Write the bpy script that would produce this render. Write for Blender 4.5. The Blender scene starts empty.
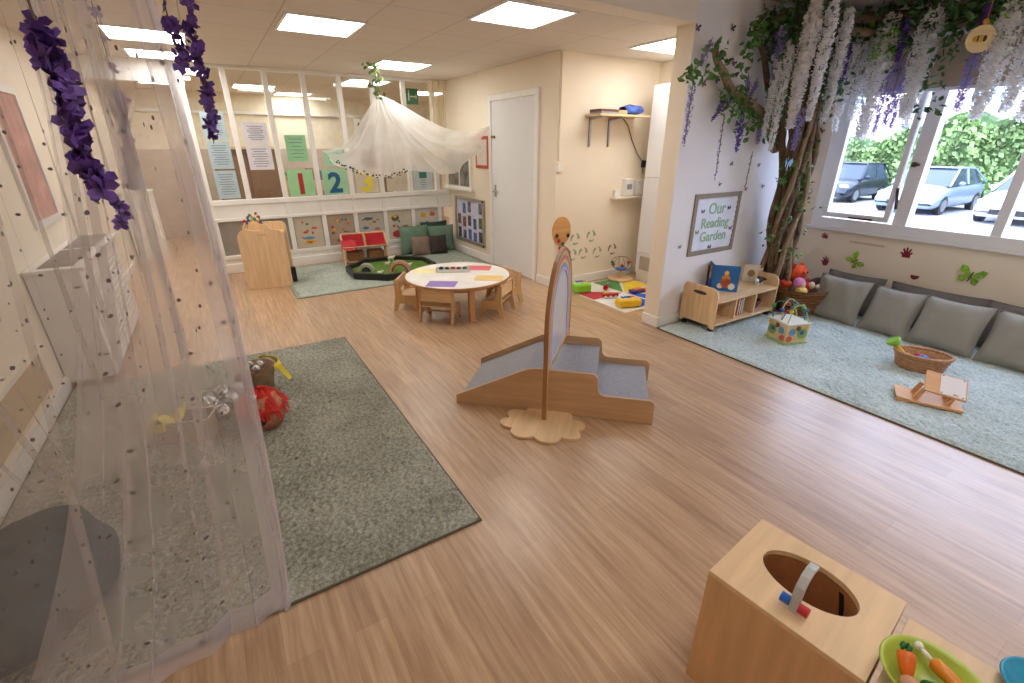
import bpy, math, random
from mathutils import Vector, Matrix, Euler
PI = math.pi
S = bpy.context.scene
C = S.collection

# ------------------------------------------------------------------ camera
F = 461.0; H = 1.55; P_ = math.atan(195.5/F); A_ = math.radians(31.85)
cam = bpy.data.cameras.new('camera'); co = bpy.data.objects.new('camera', cam); C.objects.link(co)
cam.sensor_width = 36; cam.lens = 36*F/1024; cam.clip_start = .02; cam.clip_end = 200
co.location = (0, 0, H); co.rotation_euler = (PI/2-P_, 0, -A_)
S.camera = co

def ray(x, y):
    u = (x-512)/F; v = (341.5-y)/F
    z = v*math.cos(P_)-math.sin(P_); h = v*math.sin(P_)+math.cos(P_)
    return (h*math.sin(A_)+u*math.cos(A_), h*math.cos(A_)-u*math.sin(A_), z)
def onx(x, y, X):
    r = ray(x, y); t = X/r[0]; return Vector((X, r[1]*t, H+r[2]*t))
def ony(x, y, Y):
    r = ray(x, y); t = Y/r[1]; return Vector((r[0]*t, Y, H+r[2]*t))
def onz(x, y, Z=0.):
    r = ray(x, y); t = (Z-H)/r[2]; return Vector((r[0]*t, r[1]*t, Z))

# ------------------------------------------------------------------ materials
def lin(c):
    f = lambda v: v/12.92 if v <= .04045 else ((v+.055)/1.055)**2.4
    return tuple(f(v/255.) for v in c)+(1.,)
_m = {}
def mat(name, col, rough=.6, metal=0., var=.06, scale=8., bump=0., bscale=60., stretch=None, spec=None, sheen=0.):
    if name in _m: return _m[name]
    m = bpy.data.materials.new(name); m.use_nodes = True; nt = m.node_tree; n = nt.nodes; b = n['Principled BSDF']
    b.inputs['Roughness'].default_value = rough; b.inputs['Metallic'].default_value = metal
    if spec is not None: b.inputs['Specular IOR Level'].default_value = spec
    if sheen: b.inputs['Sheen Weight'].default_value = sheen
    tc = n.new('ShaderNodeTexCoord'); mp = n.new('ShaderNodeMapping')
    nt.links.new(tc.outputs['Object'], mp.inputs['Vector'])
    if stretch: mp.inputs['Scale'].default_value = stretch
    no = n.new('ShaderNodeTexNoise'); no.inputs['Scale'].default_value = scale; no.inputs['Detail'].default_value = 4
    nt.links.new(mp.outputs[0], no.inputs['Vector'])
    rp = n.new('ShaderNodeValToRGB'); c = lin(col)
    rp.color_ramp.elements[0].position = .3; rp.color_ramp.elements[1].position = .7
    rp.color_ramp.elements[0].color = tuple(min(1, x*(1-var*1.6)) for x in c[:3])+(1,)
    rp.color_ramp.elements[1].color = tuple(min(1, x*(1+var)) for x in c[:3])+(1,)
    nt.links.new(no.outputs['Fac'], rp.inputs[0]); nt.links.new(rp.outputs[0], b.inputs['Base Color'])
    if bump:
        n2 = n.new('ShaderNodeTexNoise'); n2.inputs['Scale'].default_value = bscale; n2.inputs['Detail'].default_value = 3
        nt.links.new(tc.outputs['Object'], n2.inputs['Vector'])
        bp = n.new('ShaderNodeBump'); bp.inputs['Strength'].default_value = bump; bp.inputs['Distance'].default_value = .01
        nt.links.new(n2.outputs['Fac'], bp.inputs['Height']); nt.links.new(bp.outputs[0], b.inputs['Normal'])
    _m[name] = m
    return m
def wood(name, col, ax=2, rough=.42, var=.08):
    st = [14, 14, 14]; st[ax] = 1.3
    return mat(name, col, rough, var=var, scale=2.2, stretch=st)
def emit(name, col, st):
    m = bpy.data.materials.new(name); m.use_nodes = True; nt = m.node_tree; nt.nodes.clear()
    e = nt.nodes.new('ShaderNodeEmission'); o = nt.nodes.new('ShaderNodeOutputMaterial')
    e.inputs[0].default_value = lin(col); e.inputs[1].default_value = st
    nt.links.new(e.outputs[0], o.inputs[0]); _m[name] = m
    return m
def glass(name, alpha=.06, tint=(225, 235, 235)):
    m = bpy.data.materials.new(name); m.use_nodes = True; nt = m.node_tree; nt.nodes.clear()
    o = nt.nodes.new('ShaderNodeOutputMaterial'); mx = nt.nodes.new('ShaderNodeMixShader')
    t = nt.nodes.new('ShaderNodeBsdfTransparent'); g = nt.nodes.new('ShaderNodeBsdfGlossy')
    t.inputs[0].default_value = lin(tint); g.inputs['Roughness'].default_value = .02; mx.inputs[0].default_value = alpha
    nt.links.new(t.outputs[0], mx.inputs[1]); nt.links.new(g.outputs[0], mx.inputs[2]); nt.links.new(mx.outputs[0], o.inputs[0])
    return m
def voile(name, col, opac, dots=False):
    m = bpy.data.materials.new(name); m.use_nodes = True; nt = m.node_tree; n = nt.nodes; L = nt.links; n.clear()
    o = n.new('ShaderNodeOutputMaterial'); mx = n.new('ShaderNodeMixShader'); t = n.new('ShaderNodeBsdfTransparent')
    d = n.new('ShaderNodeBsdfDiffuse'); tr = n.new('ShaderNodeBsdfTranslucent'); m2 = n.new('ShaderNodeMixShader')
    d.inputs[0].default_value = lin(col); tr.inputs[0].default_value = lin(col); m2.inputs[0].default_value = .45
    L.new(d.outputs[0], m2.inputs[1]); L.new(tr.outputs[0], m2.inputs[2])
    tc = n.new('ShaderNodeTexCoord')
    no = n.new('ShaderNodeTexNoise'); no.inputs['Scale'].default_value = 3
    L.new(tc.outputs['UV'], no.inputs['Vector'])
    mr = n.new('ShaderNodeMapRange'); mr.inputs[3].default_value = opac*.8; mr.inputs[4].default_value = opac*1.2
    L.new(no.outputs['Fac'], mr.inputs[0])
    last = mr.outputs[0]; shade = m2.outputs[0]
    if dots:
        vo = n.new('ShaderNodeTexVoronoi'); vo.voronoi_dimensions = '2D'; vo.inputs['Scale'].default_value = 11; vo.inputs['Randomness'].default_value = .9
        L.new(tc.outputs['UV'], vo.inputs['Vector'])
        lt = n.new('ShaderNodeMath'); lt.operation = 'LESS_THAN'; lt.inputs[1].default_value = .055
        L.new(vo.outputs['Distance'], lt.inputs[0])
        mxm = n.new('ShaderNodeMath'); mxm.operation = 'MAXIMUM'
        L.new(last, mxm.inputs[0]); L.new(lt.outputs[0], mxm.inputs[1]); last = mxm.outputs[0]
        sil = n.new('ShaderNodeBsdfPrincipled'); sil.inputs['Base Color'].default_value = lin((118, 110, 112)); sil.inputs['Metallic'].default_value = .6; sil.inputs['Roughness'].default_value = .35
        m3 = n.new('ShaderNodeMixShader'); L.new(lt.outputs[0], m3.inputs[0]); L.new(shade, m3.inputs[1]); L.new(sil.outputs[0], m3.inputs[2]); shade = m3.outputs[0]
    L.new(last, mx.inputs[0]); L.new(t.outputs[0], mx.inputs[1]); L.new(shade, mx.inputs[2]); L.new(mx.outputs[0], o.inputs[0])
    return m

def petal(name, col, tr=.5):
    m = bpy.data.materials.new(name); m.use_nodes = True; nt = m.node_tree; n = nt.nodes; L = nt.links; n.clear()
    o = n.new('ShaderNodeOutputMaterial'); mx = n.new('ShaderNodeMixShader'); d = n.new('ShaderNodeBsdfDiffuse'); t = n.new('ShaderNodeBsdfTranslucent')
    no = n.new('ShaderNodeTexNoise'); no.inputs['Scale'].default_value = 30; rp = n.new('ShaderNodeValToRGB'); c = lin(col)
    rp.color_ramp.elements[0].color = tuple(x*.85 for x in c[:3])+(1,); rp.color_ramp.elements[1].color = c
    tc = n.new('ShaderNodeTexCoord'); L.new(tc.outputs['Object'], no.inputs[0]); L.new(no.outputs['Fac'], rp.inputs[0]); L.new(rp.outputs[0], d.inputs[0]); L.new(rp.outputs[0], t.inputs[0])
    mx.inputs[0].default_value = tr; L.new(d.outputs[0], mx.inputs[1]); L.new(t.outputs[0], mx.inputs[2]); L.new(mx.outputs[0], o.inputs[0])
    return m
# floor planks
def floor_mat():
    m = bpy.data.materials.new('vinyl_planks'); m.use_nodes = True; nt = m.node_tree; n = nt.nodes; L = nt.links; b = n['Principled BSDF']
    tc = n.new('ShaderNodeTexCoord'); mp = n.new('ShaderNodeMapping'); mp.inputs['Rotation'].default_value = (0, 0, PI/2)
    L.new(tc.outputs['Object'], mp.inputs[0])
    br = n.new('ShaderNodeTexBrick'); br.offset = .37; br.inputs['Scale'].default_value = 1
    br.inputs['Brick Width'].default_value = 1.2; br.inputs['Row Height'].default_value = .11
    br.inputs['Mortar Size'].default_value = .0008; br.inputs['Mortar Smooth'].default_value = .3; br.inputs['Bias'].default_value = 0
    br.inputs['Color1'].default_value = lin((208, 174, 138)); br.inputs['Color2'].default_value = lin((190, 156, 122)); br.inputs['Mortar'].default_value = lin((172, 138, 106))
    L.new(mp.outputs[0], br.inputs[0])
    m2 = n.new('ShaderNodeMapping'); m2.inputs['Scale'].default_value = (26, 1.6, 1); L.new(tc.outputs['Object'], m2.inputs[0])
    no = n.new('ShaderNodeTexNoise'); no.inputs['Scale'].default_value = 1.6; no.inputs['Detail'].default_value = 6; no.inputs['Roughness'].default_value = .6
    L.new(m2.outputs[0], no.inputs[0])
    rp = n.new('ShaderNodeValToRGB'); rp.color_ramp.elements[0].position = .3; rp.color_ramp.elements[0].color = lin((198, 182, 166)); rp.color_ramp.elements[1].position = .66; rp.color_ramp.elements[1].color = (1, 1, 1, 1)
    L.new(no.outputs['Fac'], rp.inputs[0])
    mu = n.new('ShaderNodeMix'); mu.data_type = 'RGBA'; mu.blend_type = 'MULTIPLY'; mu.inputs['Factor'].default_value = .9
    L.new(br.outputs['Color'], mu.inputs[6]); L.new(rp.outputs[0], mu.inputs[7]); L.new(mu.outputs[2], b.inputs['Base Color'])
    b.inputs['Roughness'].default_value = .38; b.inputs['Specular IOR Level'].default_value = .6; b.inputs['Coat Weight'].default_value = .5; b.inputs['Coat Roughness'].default_value = .3
    return m
def tile_mat():
    m = bpy.data.materials.new('ceiling_tiles'); m.use_nodes = True; nt = m.node_tree; n = nt.nodes; L = nt.links; b = n['Principled BSDF']
    tc = n.new('ShaderNodeTexCoord'); mp = n.new('ShaderNodeMapping'); mp.inputs['Location'].default_value = (-.06, 0, 0)
    L.new(tc.outputs['Object'], mp.inputs[0])
    br = n.new('ShaderNodeTexBrick'); br.offset = 0; br.inputs['Scale'].default_value = 1
    br.inputs['Brick Width'].default_value = .6; br.inputs['Row Height'].default_value = .6; br.inputs['Mortar Size'].default_value = .005; br.inputs['Mortar Smooth'].default_value = .2
    br.inputs['Color1'].default_value = lin((222, 213, 201)); br.inputs['Color2'].default_value = lin((218, 208, 196)); br.inputs['Mortar'].default_value = lin((190, 179, 164))
    L.new(mp.outputs[0], br.inputs[0]); L.new(br.outputs['Color'], b.inputs['Base Color']); b.inputs['Roughness'].default_value = .9
    return m

M_wall = mat('cream_paint', (239, 227, 207), .75, var=.02, scale=2)
M_white_wall = mat('white_paint_wall', (236, 232, 230), .75, var=.02, scale=2)
M_white = mat('white_gloss', (238, 236, 232), .35, var=.02)
M_upvc = mat('white_plastic', (232, 232, 235), .3, var=.01)
M_birch = wood('birch_ply', (226, 194, 152), 2)
M_birchx = wood('birch_ply_across', (226, 192, 148), 0)
M_birchl = wood('light_birch', (226, 190, 144), 2, var=.1)
M_oakedge = wood('brown_ply_edge', (160, 112, 70), 2)
M_ply = wood('honey_ply', (204, 160, 114), 0)
M_dark = mat('black_plastic', (28, 27, 27), .4)
M_steel = mat('grey_metal', (165, 165, 165), .35, .8)
M_ceil = mat('ceiling_paint', (206, 194, 182), .9, var=.01)

# ------------------------------------------------------------------ mesh builder
class B:
    def __init__(s): s.v = []; s.f = []; s.uv = None
    def add(s, vs, fs, mx=None):
        k = len(s.v)
        s.v += [tuple(mx @ Vector(v)) if mx else tuple(v) for v in vs]
        s.f += [tuple(i+k for i in f) for f in fs]; return s
    def box(s, x0, x1, y0, y1, z0, z1, mx=None):
        return s.add([(x0,y0,z0),(x1,y0,z0),(x1,y1,z0),(x0,y1,z0),(x0,y0,z1),(x1,y0,z1),(x1,y1,z1),(x0,y1,z1)],
                     [(0,3,2,1),(4,5,6,7),(0,1,5,4),(1,2,6,5),(2,3,7,6),(3,0,4,7)], mx)
    def tube(s, pts, r, n=8, closed=False):
        pts = [Vector(p) for p in pts]; N = len(pts); rings = []
        up = None
        for i, p in enumerate(pts):
            a = pts[(i-1) % N] if closed or i else pts[0]; b = pts[(i+1) % N] if closed or i < N-1 else pts[-1]
            d = (b-a).normalized() if (b-a).length > 1e-9 else Vector((0, 0, 1))
            if up is None: up = d.orthogonal().normalized()
            up = (up-d*up.dot(d)); up = up.normalized() if up.length > 1e-6 else d.orthogonal().normalized()
            w = d.cross(up); rr = r(i/(N-1)) if callable(r) else r
            rings.append([p+(up*math.cos(2*PI*j/n)+w*math.sin(2*PI*j/n))*rr for j in range(n)])
        vs = [v for g in rings for v in g]; fs = []
        for i in range(N if closed else N-1):
            for j in range(n):
                a = i*n+j; b = i*n+(j+1) % n; c = ((i+1) % N)*n+(j+1) % n; d = ((i+1) % N)*n+j
                fs.append((a, b, c, d))
        if not closed: fs += [tuple(range(n))[::-1], tuple((N-1)*n+j for j in range(n))]
        return s.add(vs, fs)
    def cyl(s, a, b, r, n=16, r2=None):
        r2 = r if r2 is None else r2
        return s.tube([a, b], lambda t: r+(r2-r)*t, n)
    def lathe(s, prof, c=(0, 0, 0), n=24, mx=None, sx=1, sy=1):
        vs = []; fs = []
        for r, z in prof:
            for j in range(n): vs.append((c[0]+r*sx*math.cos(2*PI*j/n), c[1]+r*sy*math.sin(2*PI*j/n), c[2]+z))
        for i in range(len(prof)-1):
            for j in range(n): fs.append((i*n+j, i*n+(j+1) % n, (i+1)*n+(j+1) % n, (i+1)*n+j))
        if prof[0][0] > 1e-6: fs.append(tuple(range(n))[::-1])
        if prof[-1][0] > 1e-6: fs.append(tuple((len(prof)-1)*n+j for j in range(n)))
        return s.add(vs, fs, mx)
    def ball(s, c, rx, ry=None, rz=None, n=14, m=8, mx=None):
        ry = rx if ry is None else ry; rz = rx if rz is None else rz
        vs = [(0, 0, -1)]; fs = []
        for i in range(1, m):
            t = PI*i/m
            for j in range(n): vs.append((math.sin(t)*math.cos(2*PI*j/n), math.sin(t)*math.sin(2*PI*j/n), -math.cos(t)))
        vs.append((0, 0, 1))
        for j in range(n): fs.append((0, 1+(j+1) % n, 1+j))
        for i in range(m-2):
            for j in range(n): fs.append((1+i*n+j, 1+i*n+(j+1) % n, 1+(i+1)*n+(j+1) % n, 1+(i+1)*n+j))
        for j in range(n): fs.append((len(vs)-1, 1+(m-2)*n+j, 1+(m-2)*n+(j+1) % n))
        R = (mx or Matrix.Identity(3)).to_3x3()
        vs = [R @ Vector((v[0]*rx, v[1]*ry, v[2]*rz))+Vector(c) for v in vs]
        return s.add(vs, fs)
    def prism(s, poly, o, ex, ey, t):
        """poly in 2d; o origin, ex, ey axes, t thickness vector"""
        o = Vector(o); ex = Vector(ex); ey = Vector(ey); t = Vector(t); n = len(poly)
        a = [o+ex*p[0]+ey*p[1] for p in poly]; b = [p+t for p in a]
        return s.add(a+b, [tuple(range(n))[::-1], tuple(range(n, 2*n))]+[(i, (i+1) % n, n+(i+1) % n, n+i) for i in range(n)])
    def ring(s, outer, inner, o, ex, ey, t, closed=True):
        o = Vector(o); ex = Vector(ex); ey = Vector(ey); t = Vector(t); n = len(outer)
        q = lambda ps: [o+ex*p[0]+ey*p[1] for p in ps]
        a = q(outer); b = q(inner); vs = a+b+[p+t for p in a]+[p+t for p in b]; fs = []
        for i in range(n if closed else n-1):
            j = (i+1) % n
            fs += [(i, j, n+j, n+i), (2*n+i, 3*n+i, 3*n+j, 2*n+j), (i, 2*n+i, 2*n+j, j), (n+i, n+j, 3*n+j, 3*n+i)]
        if not closed: fs += [(0, n, 3*n, 2*n), (n-1, 3*n-1, 4*n-1, 2*n-1)]
        return s.add(vs, fs)
    def grid(s, fn, nu, nv, uv=None, wrap=False):
        k = len(s.v); vs = [fn(i/nu, j/nv) for j in range(nv+1) for i in range(nu+1)]
        fs = [(j*(nu+1)+i, j*(nu+1)+i+1, (j+1)*(nu+1)+i+1, (j+1)*(nu+1)+i) for j in range(nv) for i in range(nu)]
        s.add(vs, fs)
        if uv:
            s.uv = s.uv or {}
            for j in range(nv+1):
                for i in range(nu+1): s.uv[k+j*(nu+1)+i] = uv(i/nu, j/nv)
        return s
    def obj(s, name, m, parent=None, smooth=False, bevel=0, loc=None, solid=0, sub=0):
        me = bpy.data.meshes.new(name); me.from_pydata([tuple(v) for v in s.v], [], s.f); me.update()
        if s.uv:
            ul = me.uv_layers.new(name='UVMap')
            for lp in me.loops: ul.data[lp.index].uv = s.uv.get(lp.vertex_index, (0, 0))
        o = bpy.data.objects.new(name, me); C.objects.link(o)
        for mm in (m if isinstance(m, (list, tuple)) else [m]): me.materials.append(mm)
        if parent: o.parent = parent
        if loc: o.location = loc
        if smooth:
            for p in me.polygons: p.use_smooth = True
        if solid:
            d = o.modifiers.new('solid', 'SOLIDIFY'); d.thickness = solid; d.offset = 0
        if bevel:
            d = o.modifiers.new('bevel', 'BEVEL'); d.width = bevel; d.segments = 2; d.limit_method = 'ANGLE'; d.angle_limit = .7
        if sub:
            d = o.modifiers.new('sub', 'SUBSURF'); d.levels = sub; d.render_levels = sub
        return o
def box(name, m, x0, x1, y0, y1, z0, z1, parent=None, bevel=0, **k):
    return B().box(x0, x1, y0, y1, z0, z1).obj(name, m, parent, bevel=bevel, **k)
def tag(o, label, cat, group=None):
    o['label'] = label; o['category'] = cat
    if group: o['group'] = group
    return o
def struct(o): o['kind'] = 'structure'; return o
def thing(name, label, cat, loc=(0, 0, 0), rz=0, group=None):
    o = bpy.data.objects.new(name, None); C.objects.link(o); o.location = loc; o.rotation_euler = (0, 0, rz); o.empty_display_size = .05
    return tag(o, label, cat, group)
def dup(root, loc, rz=None, label=None, group=None):
    r = root.copy(); C.objects.link(r); r.location = loc
    if rz is not None: r.rotation_euler = (r.rotation_euler[0], r.rotation_euler[1], rz)
    if label: r['label'] = label
    if group: r['group'] = group
    for ch in list(root.children):
        c = ch.copy(); C.objects.link(c); c.parent = r
        for g in ch.children:
            d = g.copy(); C.objects.link(d); d.parent = c
    return r
def rotz(a, o=(0, 0, 0)): return Matrix.Translation(o) @ Matrix.Rotation(a, 4, 'Z')
def text(name, s, m, parent, loc, size, rot, thick=.001, align='CENTER', bold=0):
    cu = bpy.data.curves.new('lettering', 'FONT'); cu.body = s; cu.size = size; cu.extrude = thick; cu.align_x = align; cu.resolution_u = 3; cu.offset = bold
    t = bpy.data.objects.new('lettering', cu); C.objects.link(t)
    dg = bpy.context.evaluated_depsgraph_get(); me = bpy.data.meshes.new_from_object(t.evaluated_get(dg))
    bpy.data.objects.remove(t)
    o = bpy.data.objects.new(name, me); C.objects.link(o); me.materials.clear(); me.materials.append(m)
    if parent: o.parent = parent
    o.location = loc; o.rotation_euler = rot
    return o
def circ(r, n=24, cx=0, cy=0, ry=None): return [(cx+r*math.cos(2*PI*i/n), cy+(ry or r)*math.sin(2*PI*i/n)) for i in range(n)]

# ================================================================== SETTING
XL, XR, YB, YP, XD, YS, YG = -1.12, 5.3, -1.6, 7.0, 3.2, 4.25, 2.69
CZ, GZ = 2.42, 2.62
struct(box('floor', floor_mat(), XL-.3, XR+.2, YB-.2, 11.0, -.1, 0))
struct(box('ceiling', tile_mat(), XL-.2, XR+.2, YG+.15, 11.0, CZ, CZ+.08))
struct(box('ceiling_front', M_ceil, XL-.2, XR+.2, YB-.2, YG, GZ, GZ+.08))
struct(box('trim_beam', M_wall, XL, XD+.05, YG, YG+.17, CZ-.04, GZ+.08))
struct(box('wall_left', M_wall, XL-.12, XL, YB, 11, 0, GZ))
struct(box('wall_behind', M_wall, XL-.1, XR+.1, YB-.12, YB, 0, GZ))
struct(box('wall_door_side', M_wall, XD, XD+.12, YS+.1, YP, 0, CZ))
struct(box('wall_alcove', M_wall, XD, 4.75, YS, YS+.1, 0, CZ))
struct(box('wall_alcove_side', M_wall, 4.63, 4.75, YG+.17, YS, 0, CZ))
# reading corner wall: cream end, pale garden face
struct(box('wall_stub_end', M_wall, 3.25, XR, YG+.012, YG+.17, 0, GZ+.02))
struct(box('wall_garden', M_white_wall, 3.25, XR, YG, YG+.012, 0, GZ+.02))
# window wall with an opening
WY0, WY1, WZ0, WZ1 = -.6, 2.55, .79, 2.15
w = B(); w.box(XR, XR+.2, YB, WY0, 0, GZ); w.box(XR, XR+.2, WY1, YG+.2, 0, GZ); w.box(XR, XR+.2, WY0, WY1, 0, WZ0); w.box(XR, XR+.2, WY0, WY1, WZ1, GZ)
struct(w.obj('wall_window', M_wall))
# base boards
def skirt(n, x0, x1, y0, y1): struct(box(n, M_white, x0, x1, y0, y1, 0, .1, bevel=.006))
skirt('baseboard_left', XL, XL+.02, YB, 2.9); skirt('baseboard_left_far', XL, XL+.02, 2.9, 8.3)
skirt('baseboard_door_side', XD-.02, XD, 5.72, YP-.06); skirt('baseboard_door_corner', XD-.02, XD, YS, 4.56)
skirt('baseboard_alcove', XD-.02, 4.63, YS-.02, YS)
skirt('baseboard_stub', 3.232, 3.25, YG-.018, YG+.17); skirt('baseboard_garden', 3.25, XR, YG-.018, YG)
skirt('baseboard_window', XR-.018, XR, YB, YG-.02)
# conduit at the corner
cnd = thing('cable_trunking', 'thin cream vertical cable trunking ending in a switch at the corner by the door', 'trunking', (XD+.03, YS-.02, 0))
box('trunking', M_wall, -.012, .012, 0, .02, 1.4, CZ, cnd); 
box('light_switch', M_white, -.035, .035, -.012, .02, 1.29, 1.37, cnd, bevel=.004)
# internal door on the door side wall
d = thing('door_1', '', '', (XD, 5.13, 0)); del d['label']; del d['category']; struct(d)
b = B(); b.prism([(-.56, 0), (-.56, 2.13), (.56, 2.13), (.56, 0), (.49, 0), (.49, 2.06), (-.49, 2.06), (-.49, 0)], (-.03, 0, 0), (0, 1, 0), (0, 0, 1), (.03, 0, 0))
struct(b.obj('door_frame', M_white, d, bevel=.006)); struct(box('door_leaf', mat('door_paint', (226, 226, 226), .4, var=.01), -.014, 0, -.49, .49, .01, 2.06, d, bevel=.003))
b = B(); b.cyl((-.05, .41, 1.0), (-.014, .41, 1.0), .012); b.cyl((-.05, .42, 1.0), (-.05, .31, 1.0), .009); b.box(-.02, -.014, .39, .43, .93, 1.08)
struct(b.obj('door_handle', M_steel, d)); 
b = B(); b.box(-.03, -.014, .40, .49, 1.64, 1.67); struct(b.obj('door_bolt', mat('brass', (150, 120, 60), .35, .8), d))

# ------------------------------------------------ glazed partition
mx0 = -.05; PX = [mx0+.4357*i for i in range(8)]
part = B()
for i, x in enumerate(PX): part.box(x-.03, x+.03, YP, YP+.07, 0, CZ-.0)
for z0, z1 in ((.86, .92), (.66, .70), (.18, .23), (0, .12), (CZ-.035, CZ)): part.box(PX[0], XD, YP-.005, YP+.07, z0, z1)
part.box(PX[0], XD, YP+.012, YP+.05, .69, .88); part.box(PX[0], XD, YP+.012, YP+.05, .1, .2)
part.box(PX[0]-.11, PX[0]-.03, YP-.01, YP+.08, 0, CZ)            # door post
part.box(XL, PX[0], YP, YP+.08, 2.2, 2.25); part.box(XL, PX[0], YP+.02, YP+.06, 2.25, CZ)
struct(part.obj('trim_partition', M_white, bevel=.004))
b = B()
for i in range(7): b.box(PX[i]+.03, PX[i+1]-.03, YP+.03, YP+.036, .92, CZ-.035)
b.box(PX[7]+.03, XD, YP+.03, YP+.036, .92, CZ-.035)
struct(b.obj('window_1', glass('partition_glass', .05, (250, 252, 250))))
gpan = mat('grey_panel', (150, 143, 136), .5)
b = B()
for i in range(7): b.box(PX[i]+.03, PX[i+1]-.03, YP+.03, YP+.036, .23, .66)
struct(b.obj('trim_lower_panel', gpan))
# room beyond
struct(box('wall_far', mat('far_cream', (236, 226, 206), .8), XL, 4.6, 10.5, 10.6, 1.5, CZ)); struct(box('wall_far_lower', mat('far_taupe', (200, 184, 170), .8), XL, 4.6, 10.49, 10.6, 0, 1.5))
struct(box('wall_beyond_right', M_wall, 4.6, 4.7, YP, 10.6, 0, CZ))
struct(box('wall_beyond_door', M_wall, XD, 4.6, YP, YP+.1, 0, CZ))
struct(box('trim_far_rail', M_white, XL, 4.6, 10.44, 10.49, 2.08, 2.13))
b = thing('door_2', '', '', (3.1, 10.49, 0)); del b['label']; del b['category']; struct(b)
struct(box('door_leaf', wood('brown_door', (120, 84, 60)), -.3, .3, -.04, 0, 0, 1.98, b)); struct(box('door_frame', M_white, -.38, .38, -.03, .0, 0, 2.06, b))
# low white unit seen through the opening
u = thing('low_white_unit', 'low white panelled unit beyond the opening behind the veil', 'unit', (-.925, 8.5, 0))
box('body', M_white, -.18, .18, 0, .35, 0, .94, u, bevel=.006); box('worktop', M_white, -.19, .19, -.02, .36, .94, .97, u, bevel=.004)
j = thing('storage_jar', 'clear blue-lidded storage tub on the low unit beyond the opening', 'tub', (-.86, 8.65, .97)); 
B().lathe([(.06, 0), (.075, .15), (.075, .16)]).obj('tub', mat('pale_blue_plastic', (170, 190, 214), .3), j, smooth=True); B().lathe([(.08, .16), (.08, .18), (0, .18)]).obj('lid', mat('blue_lid', (110, 140, 190), .4), j)
# furniture beyond the glass
k = thing('cupboard', 'dark brown wooden cupboard beyond the first glazed panes', 'cupboard', (.62, 9.6, 0))
dk = wood('walnut', (106, 80, 64)); box('body', dk, -.5, .5, 0, .4, 0, 1.5, k); box('shelf', M_birchx, -.52, .52, -.06, .4, 1.5, 1.54, k); box('door_panel', wood('walnut_door', (128, 98, 76)), -.46, -.01, -.02, 0, .1, 1.4, k); box('door_panel', wood('walnut_door', (128, 98, 76)), .01, .46, -.02, 0, .1, 1.4, k)
k = thing('storage_rack', 'wooden rack of craft boxes beyond the middle panes', 'rack', (1.5, 8.7, 0))
b = B(); b.box(-.45, -.42, 0, .3, 0, 1.1); b.box(.42, .45, 0, .3, 0, 1.1)
for z in (.3, .65, 1.0): b.box(-.42, .42, 0, .3, z, z+.02)
b.obj('frame', M_birch, k)
random.seed(3)
cols = [(176, 120, 110), (120, 110, 128), (160, 150, 140), (92, 110, 92), (190, 170, 150)]
for z in (.67, 1.02):
    for i in range(5): c = cols[(i+int(z*3)) % 5]; box('storage_box', mat('craft_%d' % ((i+int(z*3)) % 5), c, .7), -.4+i*.16, -.27+i*.16, .03, .27, z, z+.12+.08*random.random(), k)
s = thing('exit_sign', 'green emergency exit sign hanging beyond the last pane', 'sign', (2.95, 7.7, 2.15))
box('sign_board', mat('exit_green', (20, 120, 80), .5), -.1, .1, 0, .02, 0, .22, s)
b = B(); b.box(-.06, -.045, -.004, 0, .05, .17); b.box(-.03, .07, -.004, 0, .1, .115); b.prism([(.07, .07), (.09, .108), (.07, .145)], (-.01, -.004, 0), (1, 0, 0), (0, 0, 1), (0, .004, 0)); b.ball((-.052, -.003, .185), .011)
b.obj('running_symbol', M_white, s)

# ceiling lights
L_em = emit('led_panel_light', (255, 251, 246), 13.5)
def clight(x0, x1, y0, y1, z, label, group=None):
    cx, cy = (x0+x1)/2, (y0+y1)/2
    t = thing('ceiling_light', label, 'ceiling light', (cx, cy, z), 0, group); a, c = (x1-x0)/2, (y1-y0)/2
    B().ring([(-a, -c), (a, -c), (a, c), (-a, c)], [(-a+.02, -c+.02), (a-.02, -c+.02), (a-.02, c-.02), (-a+.02, c-.02)], (0, 0, -.014), (1, 0, 0), (0, 1, 0), (0, 0, .014)).obj('frame', M_white, t)
    B().box(-a+.02, a-.02, -c+.02, c-.02, -.008, -.001).obj('diffuser', L_em, t)
    return t
clight(.69, 1.27, 4.12, 4.72, CZ, 'square ceiling light panel left of the middle, over the open floor')
clight(1.86, 2.44, 3.04, 3.62, CZ, 'square ceiling light panel nearest the top edge, before the beam')
clight(1.86, 2.46, 5.66, 6.28, CZ, 'square ceiling light panel above the white voile canopy')
clight(3.66, 4.35, 3.2, 3.78, CZ, 'square ceiling light panel in the alcove beside the reading wall')
clight(-.5, .09, 5.24, 5.84, CZ, 'square ceiling light panel seen through the starry curtain')
clight(-.45, .15, 6.3, 6.85, CZ, 'second ceiling light panel through the starry curtain, nearer the partition')
clight(.6, 1.2, 8.9, 9.5, CZ, 'ceiling light panel beyond the glass above the dark cupboard')
clight(1.95, 2.55, 7.4, 8.0, CZ, 'ceiling light panel beyond the glass, close behind the voile canopy')
clight(-.6, 0, 8.9, 9.5, CZ, 'added ceiling light panel beyond the opening, above the low white unit')  # added lamp, brightens the room behind the partition
clight(1.3, 1.9, 9.8, 10.4, CZ, 'added ceiling light panel beyond the glass, nearest the far wall')  # added to lift the brightness of the far wall
clight(-.3, .3, 7.5, 8.1, CZ, 'added ceiling light panel just beyond the thick partition post')  # extra fill lamp added for the dim room beyond
clight(3.3, 3.9, 8.4, 9.0, CZ, 'added ceiling light panel beyond the glass, farthest to the right')  # added lamp at the side, also brightens the room beyond
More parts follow.
